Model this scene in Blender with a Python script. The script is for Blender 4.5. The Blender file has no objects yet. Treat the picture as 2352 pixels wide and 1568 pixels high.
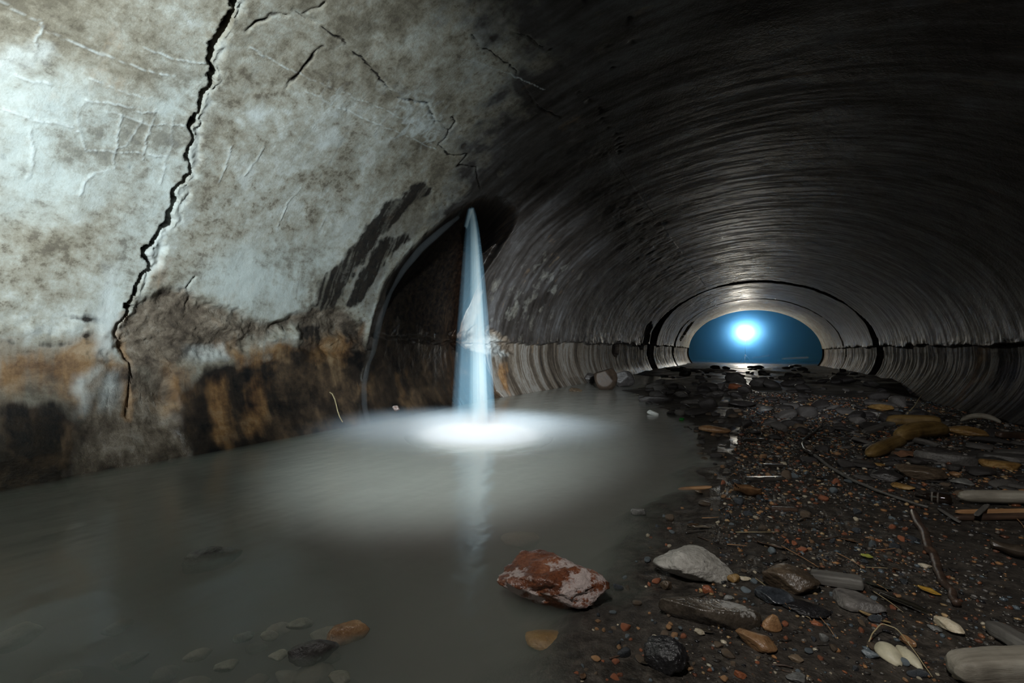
import bpy, math, random
import numpy as np
from mathutils import Vector, Matrix
rng = np.random.default_rng(7)
random.seed(7)
SC = bpy.context.scene
COL = SC.collection

# ------------------------------------------------------------------ camera
W, H, F = 2352, 1568, 1100.0
VPX, VPY, ROLL = 1745.0, 806.0, math.radians(0.7)
CAMZ = 0.46
yaw = math.atan((VPX - W / 2) / F)
pitch = math.atan((VPY - H / 2) / F) * math.cos(yaw)
cam_d = bpy.data.cameras.new('camera')
cam = bpy.data.objects.new('camera', cam_d)
COL.objects.link(cam)
SC.camera = cam
cam_d.sensor_width = 36.0
cam_d.lens = F / W * 36.0
cam_d.clip_start = 0.02
cam_d.clip_end = 100
R = Matrix.Rotation(yaw, 3, 'Z') @ Matrix.Rotation(math.pi / 2 + pitch, 3, 'X') @ Matrix.Rotation(ROLL, 3, 'Z')
cam.matrix_world = Matrix.Translation((0, 0, CAMZ)) @ R.to_4x4()
RN = np.array(R)
CAMP = np.array([0, 0, CAMZ])


def ray(px, py):
    d = RN @ np.array([(px - W / 2) / F, -(py - H / 2) / F, -1.0])
    return d / np.linalg.norm(d)


def depth_of(p):
    return -float((RN.T @ (np.asarray(p) - CAMP))[2])


# ------------------------------------------------------------------ numpy noise
def _hash(ix, iy, seed):
    h = (ix.astype(np.int64) * 374761393 + iy.astype(np.int64) * 668265263 + seed * 1442695041) & 0xFFFFFFFF
    h = ((h ^ (h >> 13)) * 1274126177) & 0xFFFFFFFF
    h = h ^ (h >> 16)
    return (h & 0xFFFFFF) / float(0xFFFFFF)


def vnoise(x, y, seed=0):
    x = np.asarray(x, float); y = np.asarray(y, float)
    ix = np.floor(x); iy = np.floor(y)
    fx = x - ix; fy = y - iy
    fx = fx * fx * (3 - 2 * fx); fy = fy * fy * (3 - 2 * fy)
    a = _hash(ix, iy, seed); b = _hash(ix + 1, iy, seed)
    c = _hash(ix, iy + 1, seed); d = _hash(ix + 1, iy + 1, seed)
    return (a * (1 - fx) + b * fx) * (1 - fy) + (c * (1 - fx) + d * fx) * fy


def fbm(x, y, octv=4, seed=0, gain=0.5):
    x = np.asarray(x, float); y = np.asarray(y, float)
    r = 0; a = 1.0; t = 0
    for k in range(octv):
        r = r + a * (vnoise(x, y, seed + 17 * k) - 0.5); t += a
        a *= gain; x = x * 2.03 + 3.1; y = y * 2.03 + 1.7
    return r / t * 2


def sstep(a, b, x):
    t = np.clip((x - a) / (b - a), 0, 1)
    return t * t * (3 - 2 * t)


def seg_dist(P, poly, closed=False):
    """distance of points P (n,2) to a polyline, and the arc position of the nearest point"""
    poly = np.asarray(poly, float)
    if closed:
        poly = np.vstack([poly, poly[:1]])
    best = np.full(len(P), 1e9); arc = np.zeros(len(P)); acc = 0.0
    for a, b in zip(poly[:-1], poly[1:]):
        ab = b - a; L2 = ab @ ab + 1e-12
        t = np.clip(((P - a) @ ab) / L2, 0, 1)
        d = np.hypot(P[:, 0] - a[0] - t * ab[0], P[:, 1] - a[1] - t * ab[1])
        m = d < best
        best[m] = d[m]; arc[m] = acc + t[m] * math.sqrt(L2)
        acc += math.sqrt(L2)
    return best, arc


def inside_poly(P, poly):
    poly = np.asarray(poly, float)
    ins = np.zeros(len(P), bool)
    x, y = P[:, 0], P[:, 1]
    j = len(poly) - 1
    for i in range(len(poly)):
        xi, yi = poly[i]; xj, yj = poly[j]
        if yi != yj:
            c = ((yi > y) != (yj > y)) & (x < (xj - xi) * (y - yi) / (yj - yi) + xi)
            ins ^= c
        j = i
    return ins


def sdf(P, poly):
    d, _ = seg_dist(P, poly, True)
    return np.where(inside_poly(P, poly), d, -d)        # positive inside


# ------------------------------------------------------------------ tunnel profile
ZJ, AX, BZ = 0.50, 2.28, 1.60


def xc(y):
    return -0.02 - 0.0006 * np.maximum(y, 0) ** 2


def half_low(z):
    u = (ZJ - z) / 0.9
    return AX + 0.1 * u - 0.75 * u * u


_zl = np.linspace(-0.42, ZJ, 60)
_th = np.linspace(0, math.pi / 2, 400)
hx = np.concatenate([half_low(_zl), AX * np.cos(_th)])
hz = np.concatenate([_zl, ZJ + BZ * np.sin(_th)])
harc = np.concatenate([[0], np.cumsum(np.hypot(np.diff(hx), np.diff(hz)))])
SMAX = harc[-1]
hs = SMAX - harc                   # arc from the crown, 0 at the crown
_o = np.argsort(hs)
hs_s, hx_s, hz_s = hs[_o], hx[_o], hz[_o]
SJ = float(np.interp(ZJ + 1e-3, hz, hs))           # |s| of the springing joint


def prof(s):
    a = np.abs(s)
    return np.sign(s) * np.interp(a, hs_s, hx_s), np.interp(a, hs_s, hz_s)


def surf(y, s):
    x, z = prof(s)
    return np.stack([x + xc(y), y, z], -1)


def surf_n(s):
    e = 0.02
    x0, z0 = prof(s - e); x1, z1 = prof(s + e)
    tx, tz = x1 - x0, z1 - z0
    l = np.hypot(tx, tz) + 1e-9
    return np.stack([tz / l, 0 * tx, -tx / l], -1)      # towards the inside


def inside_tunnel(p):
    x = p[..., 0] - xc(p[..., 1]); z = p[..., 2]
    up = (x / AX) ** 2 + ((z - ZJ) / BZ) ** 2 < 1
    return np.where(z > ZJ, up, np.abs(x) < half_low(z))


def wall_ys(px, py):
    """where the sight line through a photo pixel meets the tunnel lining: (y, s)"""
    d = ray(px, py)
    t = np.linspace(0.05, 40, 8000)
    p = CAMP + t[:, None] * d
    i = int(np.argmax(~inside_tunnel(p)))
    lo, hi = t[i - 1], t[i]
    for _ in range(30):
        m = (lo + hi) / 2
        if inside_tunnel((CAMP + m * d)[None])[0]:
            lo = m
        else:
            hi = m
    q = CAMP + lo * d
    xr = q[0] - xc(q[1])
    k = int(np.argmin((hx - abs(xr)) ** 2 + (hz - q[2]) ** 2))
    return q[1], math.copysign(hs[k], xr)


def WP(pts):
    return [wall_ys(*p) for p in pts]


# ------------------------------------------------------------------ object helpers
def tag(o, label=None, cat=None, group=None, kind=None):
    if label: o['label'] = label
    if cat: o['category'] = cat
    if group: o['group'] = group
    if kind or cat: o['kind'] = kind or 'thing'
    return o


def new_obj(name, verts, faces, mat, parent=None, smooth=True, attrs=None, uv=None):
    me = bpy.data.meshes.new(name)
    V = np.asarray(verts, np.float32)
    Fc = np.asarray(faces) if not isinstance(faces, list) else None
    if Fc is not None and Fc.ndim == 2:
        k = Fc.shape[1]; n = len(Fc)
        me.vertices.add(len(V)); me.vertices.foreach_set('co', V.ravel())
        me.loops.add(n * k); me.loops.foreach_set('vertex_index', Fc.ravel().astype(np.int32))
        me.polygons.add(n)
        me.polygons.foreach_set('loop_start', np.arange(0, n * k, k, dtype=np.int32))
        me.polygons.foreach_set('loop_total', np.full(n, k, np.int32))
        me.update(calc_edges=True)
    else:
        me.from_pydata([tuple(v) for v in V], [], [tuple(f) for f in faces])
        me.update()
    if smooth:
        me.polygons.foreach_set('use_smooth', np.ones(len(me.polygons), bool))
    for an, av in (attrs or {}).items():
        av = np.asarray(av, np.float32)
        if av.ndim == 1:
            a = me.attributes.new(an, 'FLOAT', 'POINT'); a.data.foreach_set('value', av)
        else:
            a = me.attributes.new(an, 'FLOAT_COLOR', 'POINT')
            a.data.foreach_set('color', np.hstack([av, np.ones((len(av), 1), np.float32)]).ravel())
    if uv is not None:
        u = me.uv_layers.new(name='UVMap')
        li = np.empty(len(me.loops), np.int32); me.loops.foreach_get('vertex_index', li)
        u.data.foreach_set('uv', np.asarray(uv, np.float32)[li].ravel())
    if mat: me.materials.append(mat)
    o = bpy.data.objects.new(name, me)
    COL.objects.link(o)
    if parent is not None: o.parent = parent
    return o


def empty(name, loc=(0, 0, 0)):
    o = bpy.data.objects.new(name, None)
    COL.objects.link(o); o.location = loc
    o.empty_display_size = 0.05
    return o


def grid_faces(nr, nc):
    i = np.arange(nr - 1)[:, None] * nc + np.arange(nc - 1)[None]
    i = i.ravel()
    return np.stack([i, i + 1, i + nc + 1, i + nc], -1)


# ------------------------------------------------------------------ materials
class NT:
    def __init__(s, name):
        s.m = bpy.data.materials.new(name); s.m.use_nodes = True
        s.t = s.m.node_tree; s.t.nodes.clear()
        s.out = s.n('ShaderNodeOutputMaterial')

    def n(s, typ, **kw):
        nd = s.t.nodes.new(typ)
        for k, v in kw.items(): setattr(nd, k, v)
        return nd

    def l(s, a, b): s.t.links.new(a, b)

    def put(s, sock, v):
        if isinstance(v, bpy.types.NodeSocket): s.l(v, sock)
        elif isinstance(v, (tuple, list)): sock.default_value = (*v, 1) if len(v) == 3 and sock.type == 'RGBA' else v
        else: sock.default_value = v

    def attr(s, name, col=False):
        a = s.n('ShaderNodeAttribute', attribute_name=name)
        return a.outputs['Color' if col else 'Fac']

    def uv(s, sx=1, sy=1, sz=1, kind='UV'):
        tc = s.n('ShaderNodeTexCoord'); mp = s.n('ShaderNodeMapping')
        s.l(tc.outputs[kind], mp.inputs['Vector']); mp.inputs['Scale'].default_value = (sx, sy, sz)
        return mp.outputs['Vector']

    def noise(s, vec, scale=1, detail=6, rough=0.55, dist=0):
        nd = s.n('ShaderNodeTexNoise'); s.l(vec, nd.inputs['Vector'])
        nd.inputs['Scale'].default_value = scale; nd.inputs['Detail'].default_value = detail
        nd.inputs['Roughness'].default_value = rough; nd.inputs['Distortion'].default_value = dist
        return nd.outputs['Fac']

    def voro(s, vec, scale, feature='F1'):
        nd = s.n('ShaderNodeTexVoronoi', feature=feature); s.l(vec, nd.inputs['Vector'])
        nd.inputs['Scale'].default_value = scale
        return nd.outputs['Distance']

    def ramp(s, fac, stops):
        r = s.n('ShaderNodeValToRGB'); s.put(r.inputs['Fac'], fac)
        e = r.color_ramp.elements
        while len(e) < len(stops): e.new(0.5)
        for k, (p, c) in enumerate(stops):
            e[k].position = p
            e[k].color = (c, c, c, 1) if not isinstance(c, tuple) else (*c, 1)
        return r.outputs['Color']

    def math(s, op, a, b=0.0, clamp=False):
        m = s.n('ShaderNodeMath', operation=op, use_clamp=clamp)
        s.put(m.inputs[0], a); s.put(m.inputs[1], b)
        return m.outputs[0]

    def mix(s, fac, a, b, mode='MIX'):
        m = s.n('ShaderNodeMix', data_type='RGBA', blend_type=mode)
        s.put(m.inputs['Factor'], fac); s.put(m.inputs['A'], a); s.put(m.inputs['B'], b)
        return m.outputs['Result']

    def fmix(s, fac, a, b):
        m = s.n('ShaderNodeMix', data_type='FLOAT')
        s.put(m.inputs[0], fac); s.put(m.inputs[2], a); s.put(m.inputs[3], b)
        return m.outputs[0]

    def bump(s, h, strength=0.5, dist=0.01, prev=None):
        b = s.n('ShaderNodeBump'); s.put(b.inputs['Height'], h)
        s.put(b.inputs['Strength'], strength); b.inputs['Distance'].default_value = dist
        if prev is not None: s.l(prev, b.inputs['Normal'])
        return b.outputs['Normal']

    def bsdf(s, col, rough=0.6, normal=None, spec=0.5, **kw):
        b = s.n('ShaderNodeBsdfPrincipled')
        s.put(b.inputs['Base Color'], col); s.put(b.inputs['Roughness'], rough)
        s.put(b.inputs['Specular IOR Level'], spec)
        if normal is not None: s.l(normal, b.inputs['Normal'])
        for k, v in kw.items(): s.put(b.inputs[k.replace('_', ' ')], v)
        s.l(b.outputs['BSDF'], s.out.inputs['Surface'])
        return s.m


def mat_concrete():
    m = NT('old_concrete_lining')
    uv = m.uv()
    n1b = m.attr('blot'); st = m.attr('streak'); st2 = m.attr('fine_streak'); mixn = m.attr('tone')
    n2 = m.noise(uv, 24, 5, 0.72)
    n2b = m.noise(m.uv(1, .8), 95, 1, 0.6)
    tn = m.math('ADD', mixn, m.math('MULTIPLY', m.math('SUBTRACT', n2, 0.5), 0.7))
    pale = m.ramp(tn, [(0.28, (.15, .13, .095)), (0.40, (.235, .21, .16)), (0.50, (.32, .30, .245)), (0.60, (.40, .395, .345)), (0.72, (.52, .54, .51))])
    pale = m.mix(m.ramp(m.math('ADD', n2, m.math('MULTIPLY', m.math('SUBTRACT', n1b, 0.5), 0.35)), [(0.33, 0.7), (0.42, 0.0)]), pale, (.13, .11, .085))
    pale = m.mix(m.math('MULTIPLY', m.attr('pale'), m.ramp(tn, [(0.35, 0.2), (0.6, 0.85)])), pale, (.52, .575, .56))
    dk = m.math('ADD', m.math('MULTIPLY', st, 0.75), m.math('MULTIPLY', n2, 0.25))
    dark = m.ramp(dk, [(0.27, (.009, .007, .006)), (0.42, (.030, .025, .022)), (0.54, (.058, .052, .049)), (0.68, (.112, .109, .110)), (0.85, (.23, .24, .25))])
    grime_and_light = m.attr('grime_and_light')
    gfac = m.ramp(m.math('ADD', grime_and_light, m.math('MULTIPLY', m.math('SUBTRACT', n1b, 0.5), 0.9)), [(0.3, 0.0), (0.7, 1.0)])
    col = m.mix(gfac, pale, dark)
    fl = m.math('ADD', m.math('MULTIPLY', m.attr('flow'), 0.8), m.math('MULTIPLY', n2, 0.2))
    inv = m.ramp(fl, [(0.28, (.028, .021, .017)), (0.4, (.09, .07, .052)), (0.48, (.19, .155, .12)), (0.56, (.31, .29, .26)), (0.64, (.14, .105, .075)), (0.76, (.42, .42, .4))])
    inv = m.mix(m.math('MULTIPLY', m.math('MULTIPLY', grime_and_light, 0.74), m.math('SUBTRACT', 1.0, m.attr('pale'))), inv, (.012, .010, .0095))
    col = m.mix(m.attr('inv'), col, inv)
    um = m.ramp(m.math('ADD', m.math('ADD', m.math('MULTIPLY', st2, 0.16), m.math('MULTIPLY', n1b, 0.5)), m.math('MULTIPLY', n2, 0.34)), [(0.34, (.009, .008, .008)), (0.48, (.032, .023, .017)), (0.58, (.075, .05, .032)), (0.72, (.16, .105, .06))])
    col = m.mix(m.ramp(m.math('ADD', m.attr('umber'), m.math('MULTIPLY', m.math('SUBTRACT', n1b, 0.5), 0.5)), [(0.25, 0.0), (0.7, 1.0)]), col, um)
    sp = m.attr('spall')
    spc = m.ramp(m.math('ADD', m.math('MULTIPLY', n2, .6), m.math('MULTIPLY', n1b, .4)), [(0.33, (.035, .026, .02)), (0.45, (.10, .076, .055)), (0.56, (.175, .14, .105)), (0.7, (.33, .29, .24))])
    col = m.mix(sp, col, spc)
    ru = m.attr('rust')
    rn = m.math('ADD', m.math('ADD', m.math('MULTIPLY', st2, .2), m.math('MULTIPLY', n1b, .4)), m.math('MULTIPLY', n2, .4))
    ruc = m.ramp(rn, [(0.34, (.04, .022, .013)), (0.45, (.13, .066, .03)), (0.55, (.25, .135, .055)), (0.68, (.38, .26, .15))])
    rfac = m.ramp(m.math('ADD', ru, m.math('MULTIPLY', m.math('SUBTRACT', m.math('ADD', m.math('MULTIPLY', n1b, .6), m.math('MULTIPLY', st2, .4)), 0.5), 1.5)), [(0.25, 0.0), (0.85, 0.9)])
    col = m.mix(rfac, col, ruc)
    bl = m.attr('black')
    blm = m.ramp(m.math('ADD', bl, m.math('MULTIPLY', m.math('SUBTRACT', m.math('ADD', m.math('MULTIPLY', st2, .55), m.math('MULTIPLY', n2, .45)), 0.5), 2.1)), [(0.30, 0.0), (0.70, 0.97)])
    col = m.mix(blm, col, m.ramp(n2, [(0.4, (.005, .0045, .005)), (0.7, (.028, .019, .012))]))
    wv = m.attr('white')
    col = m.mix(m.math('MULTIPLY', wv, m.ramp(m.math('ADD', m.math('MULTIPLY', n1b, .5), m.math('MULTIPLY', n2, .5)), [(0.3, 0.45), (0.6, 1.0)])), col, (.62, .67, .665))
    wet = m.attr('wet')
    rough = m.fmix(wet, m.fmix(grime_and_light, 0.85, m.fmix(m.ramp(st2, [(0.4, 0.0), (0.6, 1.0)]), 0.42, 0.65)), 0.24)
    rough = m.fmix(m.math('MULTIPLY', m.math('MAXIMUM', m.attr('inv'), blm), m.math('SUBTRACT', 1.0, wet)), rough, m.fmix(m.ramp(st2, [(0.42, 0.0), (0.62, 1.0)]), 0.62, 0.9))
    h = m.math('ADD', m.math('MULTIPLY', n2, m.fmix(sp, 0.7, 2.2)), m.math('MULTIPLY', n2b, 0.25))
    b = m.bump(h, 0.6, 0.007)
    return m.bsdf(col, rough, b, m.fmix(m.attr('inv'), 0.4, 0.2))


def mat_ground():
    m = NT('wet_dark_silt')
    p = m.uv(1, 1, 1, 'Object')
    n1 = m.noise(p, 3.2, 3, 0.6); n2 = m.noise(p, 45, 4, 0.7); n3 = m.noise(p, 190, 1, 0.6)
    col = m.ramp(n2, [(0.3, (.010, .009, .008)), (0.48, (.034, .029, .024)), (0.62, (.07, .06, .05)), (0.78, (.14, .11, .085))])
    sand = m.ramp(n3, [(0.3, (.05, .046, .042)), (0.6, (.155, .145, .13))])
    col = m.mix(m.attr('sand'), col, sand)
    col = m.mix(m.ramp(n1, [(0.4, 0.0), (0.65, 0.5)]), col, (.03, .023, .018))
    rough = m.ramp(n1, [(0.35, 0.32), (0.65, 0.7)])
    rough = m.fmix(m.attr('sand'), rough, 0.75)
    b = m.bump(m.math('ADD', n2, m.math('MULTIPLY', n3, 0.4)), 0.6, 0.008)
    return m.bsdf(col, rough, b, 0.5)


def mat_stone(name, c0, c1, c2, scale=1.0, rough=(0.22, 0.6), bump=0.5, patch=None):
    m = NT(name)
    p = m.uv(1, 1, 1, 'Object')
    oi = m.n('ShaderNodeObjectInfo')
    add = m.n('ShaderNodeVectorMath', operation='ADD')
    m.l(p, add.inputs[0]); m.l(oi.outputs['Random'], add.inputs[1]); p = add.outputs[0]
    n1 = m.noise(p, 16 * scale, 4, 0.68); n2 = m.noise(p, 110 * scale, 3, 0.7)
    col = m.ramp(m.math('ADD', m.math('MULTIPLY', n1, .6), m.math('MULTIPLY', n2, .4)), [(0.34, c0), (0.5, c1), (0.66, c2)])
    hsv = m.n('ShaderNodeHueSaturation')
    m.l(col, hsv.inputs['Color']); m.put(hsv.inputs['Value'], m.fmix(oi.outputs['Random'], 0.65, 1.25))
    col = hsv.outputs['Color']
    rg = m.fmix(n1, rough[0], rough[1])
    if patch:
        pm = m.ramp(m.noise(p, patch[1], 5, 0.7), [(patch[2], 0.0), (patch[2] + 0.05, 1.0)])
        col = m.mix(pm, col, patch[0]); rg = m.fmix(pm, rg, 0.75)
    b = m.bump(m.math('ADD', n1, m.math('MULTIPLY', n2, 0.4)), bump, 0.010 / scale)
    return m.bsdf(col, rg, b, 0.6)


def mat_wood(name, c0, c1, c2, rough=0.6):
    m = NT(name)
    v = m.uv(4, 60, 60, 'Object')
    n1 = m.noise(v, 1, 7, 0.65, 0.3); n2 = m.noise(m.uv(1, 1, 1, 'Object'), 20, 5)
    col = m.ramp(m.math('ADD', m.math('MULTIPLY', n1, .65), m.math('MULTIPLY', n2, .35)), [(0.33, c0), (0.5, c1), (0.68, c2)])
    return m.bsdf(col, rough, m.bump(n1, 0.6, 0.004), 0.4)


def mat_plain(name, c, rough=0.4, noise=0.3, **kw):
    m = NT(name)
    n1 = m.noise(m.uv(1, 1, 1, 'Object'), 60, 6, 0.65)
    col = m.mix(m.ramp(n1, [(0.35, 0.0), (0.65, 1.0)]), tuple(k * (1 - noise) for k in c), tuple(min(1, k * (1 + noise)) for k in c))
    return m.bsdf(col, rough, m.bump(n1, 0.3, 0.002), 0.5, **kw)


def mat_water():
    m = NT('milky_pool_water')
    p = m.uv(1, 1, 1, 'Object')
    rip = m.noise(m.uv(2.5, 1.2, 1, 'Object'), 3, 2, 0.5)
    fine = m.noise(m.uv(1, 1, 1, 'Object'), 26, 1, 0.5)
    nb = m.bump(m.math('ADD', rip, m.math('MULTIPLY', fine, 0.15)), 0.12, 0.05)
    geo = m.n('ShaderNodeNewGeometry')
    fr = m.n('ShaderNodeFresnel'); m.put(fr.inputs['IOR'], m.fmix(geo.outputs['Backfacing'], 1.33, 1 / 1.33)); m.l(nb, fr.inputs['Normal'])
    tr = m.n('ShaderNodeBsdfTransparent')
    gl = m.n('ShaderNodeBsdfGlossy'); gl.inputs['Roughness'].default_value = 0.16; m.l(nb, gl.inputs['Normal'])
    mx = m.n('ShaderNodeMixShader'); m.l(fr.outputs[0], mx.inputs[0]); m.l(tr.outputs[0], mx.inputs[1]); m.l(gl.outputs[0], mx.inputs[2])
    m.l(mx.outputs[0], m.out.inputs['Surface'])
    vs = m.n('ShaderNodeVolumeScatter'); vs.inputs['Color'].default_value = (.58, .71, .61, 1); vs.inputs['Density'].default_value = 13
    vs.inputs['Anisotropy'].default_value = 0.2
    va = m.n('ShaderNodeVolumeAbsorption'); va.inputs['Color'].default_value = (.6, .5, .36, 1); va.inputs['Density'].default_value = 5
    ad = m.n('ShaderNodeAddShader'); m.l(vs.outputs[0], ad.inputs[0]); m.l(va.outputs[0], ad.inputs[1])
    m.l(ad.outputs[0], m.out.inputs['Volume'])
    return m.m


def mat_volume(name, col, dens, radial=None, aniso=0.0):
    m = NT(name)
    vs = m.n('ShaderNodeVolumeScatter'); vs.inputs['Color'].default_value = (*col, 1); vs.inputs['Anisotropy'].default_value = aniso
    vs.inputs['Density'].default_value = dens
    if radial:
        tc = m.n('ShaderNodeTexCoord'); ln = m.n('ShaderNodeVectorMath', operation='LENGTH')
        m.l(tc.outputs['Object'], ln.inputs[0])
        r = m.math('SUBTRACT', 1.0, ln.outputs['Value'], True)
        d = m.math('POWER', r, radial)
        m.l(m.math('MULTIPLY', d, dens), vs.inputs['Density'])
    m.l(vs.outputs[0], m.out.inputs['Volume'])
    return m.m


M_CON = mat_concrete()
M_GND = mat_ground()

# ------------------------------------------------------------------ features of the lining, read off the photograph
CRACK = WP([(548, 0), (540, 25), (512, 70), (494, 115), (486, 165), (476, 205), (455, 222), (456, 258), (441, 290), (433, 330), (426, 372), (436, 400), (412, 440), (397, 485), (390, 518), (367, 530), (347, 575), (332, 620), (318, 660), (305, 700), (288, 725)])
CRACK2 = WP([(288, 725), (276, 745), (273, 790), (298, 832), (304, 870), (300, 905), (298, 945)])
EDGE = WP([(243, 745), (246, 800), (231, 850), (216, 905), (206, 930), (191, 965), (190, 1000), (176, 1050), (158, 1112)])
RIDGES = [WP(p) for p in (
    [(0, 5), (60, 35), (97, 48), (98, 65), (190, 110), (270, 140), (340, 165), (400, 180)],
    [(330, 105), (390, 130), (478, 145)],
    [(185, 170), (230, 190), (290, 215), (350, 225)],
    [(195, 228), (240, 232), (310, 250), (330, 258), (380, 260)],
    [(245, 255), (280, 265), (340, 285), (425, 290)],
    [(0, 250), (60, 270), (75, 275), (120, 280), (178, 300)],
    [(70, 275), (72, 330), (66, 410)],
    [(200, 230), (185, 245), (180, 290), (190, 330), (200, 345), (250, 350), (300, 350), (385, 358)],
    [(278, 262), (270, 330), (268, 350), (262, 390), (220, 395), (195, 420), (185, 450)],
    [(325, 275), (310, 310), (290, 335), (270, 338)],
    [(360, 250), (345, 300), (330, 370)],
    [(392, 270), (395, 340), (385, 365), (370, 420)],
    [(95, 65), (80, 100), (75, 135)],
    [(0, 160), (60, 180), (120, 200)],
    [(525, 340), (520, 380), (500, 420)],
    [(570, 110), (650, 150), (700, 175), (760, 200), (800, 215), (860, 240), (905, 260), (960, 290), (1010, 305)],
    [(700, 205), (750, 230), (850, 275), (930, 310), (1000, 345)],
    [(605, 330), (590, 370), (560, 400)], [(690, 430), (660, 470), (640, 520)], [(760, 480), (740, 520)],
    [(1050, 130), (1100, 140), (1250, 205)],)]
GROOVES = [WP(p) for p in (
    [(725, 45), (700, 30), (735, 10), (745, 0)],
    [(1080, 80), (1110, 110), (1150, 135), (1180, 165), (1210, 210), (1230, 240), (1290, 270)],
    [(1176, 70), (1230, 100), (1285, 125), (1297, 170), (1330, 210), (1380, 250), (1390, 290), (1420, 310), (1425, 350)],
    [(1040, 270), (1050, 282), (1022, 318), (1006, 335), (1040, 360), (1075, 356), (1052, 382), (1090, 388), (1105, 432)],
    [(1440, 0), (1450, 60), (1460, 110)], [(1340, 0), (1360, 60), (1395, 110), (1405, 160)],
    [(565, 75), (620, 30), (660, 33)], [(740, 110), (700, 150), (660, 200)],
    [(670, 20), (720, 50), (780, 90), (850, 150), (900, 215), (985, 240), (1000, 280), (1035, 300)],
    [(455, 640), (430, 660), (440, 690), (428, 720)])]
RECESS = WP([(1105, 452), (1150, 455), (1185, 472), (1192, 495), (1180, 530), (1150, 575), (1115, 630), (1085, 690), (1065, 735), (1058, 775), (1085, 800), (1130, 812), (1140, 850), (1155, 890), (1182, 917), (1200, 945), (835, 1030), (822, 985), (822, 930), (828, 880), (838, 825), (848, 760), (862, 700), (890, 640), (930, 585), (980, 535), (1040, 485)])
PIPE = WP([(1095, 470), (1120, 462), (1155, 465), (1178, 482), (1178, 510), (1160, 540), (1130, 566), (1100, 580), (1078, 560), (1072, 510)])
POLY = dict(
    black=[WP(p) for p in (
        [(935, 425), (985, 420), (990, 436), (900, 520), (830, 600), (795, 660), (770, 712), (715, 712), (740, 640), (800, 575), (850, 510)],
        [(870, 545), (940, 530), (945, 545), (900, 590), (862, 640), (815, 708), (795, 708), (820, 640)],
        [(155, 712), (190, 710), (232, 726), (205, 736), (165, 728)],
        [(0, 786), (60, 790), (120, 780), (200, 772), (195, 784), (100, 795), (0, 800)],
        [(430, 870), (480, 850), (475, 905), (460, 960), (445, 920), (395, 915)],
        [(690, 760), (730, 745), (740, 800), (720, 830), (700, 830)],
        [(575, 865), (600, 850), (590, 900), (578, 905)],
        [(0, 935), (80, 915), (150, 945), (160, 1000), (130, 1060), (60, 1050), (0, 1010)])],
    dkbrown=[WP(p) for p in (
        [(945, 432), (1000, 440), (965, 530), (890, 630), (845, 720), (725, 712), (745, 640), (860, 510)],
        [(400, 910), (480, 850), (700, 795), (850, 790), (850, 1010), (600, 1050), (430, 1085)],
        [(0, 920), (160, 950), (190, 1000), (150, 1115), (0, 1145)])],
    rust=[WP(p) for p in (
        [(0, 805), (120, 800), (236, 775), (236, 835), (216, 905), (190, 955), (120, 900), (0, 890)],
        [(478, 880), (520, 862), (525, 980), (518, 1035), (492, 1020), (480, 950)],
        [(570, 880), (622, 850), (612, 960), (590, 1012), (565, 995)],
        [(700, 795), (838, 752), (838, 792), (790, 832), (710, 822)],
        [(1152, 830), (1176, 836), (1184, 895), (1166, 885)],
        [(372, 610), (392, 605), (388, 660), (370, 655)],
        [(250, 830), (300, 860), (306, 905), (296, 905)],
        [(395, 850), (440, 850), (430, 900), (395, 910)],
        [(500, 800), (640, 790), (690, 800), (560, 850)],
        [(840, 850), (860, 850), (862, 980), (845, 990)],
        [(900, 830), (950, 830), (955, 950), (930, 950)])],
    spall=[WP(p) for p in (
        [(290, 722), (330, 685), (420, 660), (455, 695), (560, 728), (650, 742), (705, 716), (760, 704), (842, 736), (842, 790), (780, 822), (700, 800), (690, 750), (600, 775), (560, 795), (470, 815), (400, 852), (380, 905), (310, 852), (275, 800), (275, 752)],
        [(247, 815), (300, 842), (392, 905), (405, 965), (432, 1010), (442, 1075), (300, 1105), (160, 1120), (192, 1000), (222, 905)],
        [(1030, 770), (1110, 745), (1180, 790), (1190, 815), (1130, 810), (1060, 805)])],
    white=[WP(p) for p in (
        [(0, 130), (60, 120), (130, 112), (160, 135), (120, 158), (60, 165), (0, 185)],
        [(232, 600), (262, 600), (272, 745), (268, 800), (240, 835), (218, 800), (230, 700)],
        [(438, 812), (520, 797), (515, 822), (440, 838)],
        [(245, 870), (280, 870), (262, 925), (232, 945)],
        [(180, 880), (233, 850), (222, 900), (195, 960), (178, 950)],
        [(720, 300), (775, 295), (790, 320), (730, 330)],
        [(560, 250), (600, 235), (625, 260), (580, 280)],
        [(1070, 690), (1110, 670), (1090, 760), (1060, 770)],
        [(1080, 780), (1140, 775), (1180, 815), (1100, 810)])],
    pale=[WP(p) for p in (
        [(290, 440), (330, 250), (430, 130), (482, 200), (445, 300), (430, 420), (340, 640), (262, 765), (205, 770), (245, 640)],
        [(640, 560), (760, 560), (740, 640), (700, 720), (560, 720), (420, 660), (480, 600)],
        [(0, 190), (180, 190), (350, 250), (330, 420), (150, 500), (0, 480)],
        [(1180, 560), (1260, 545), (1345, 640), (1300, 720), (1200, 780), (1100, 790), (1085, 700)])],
    craze=[WP([(780, 190), (1000, 220), (1060, 300), (1000, 360), (860, 310), (720, 230)])])


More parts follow.
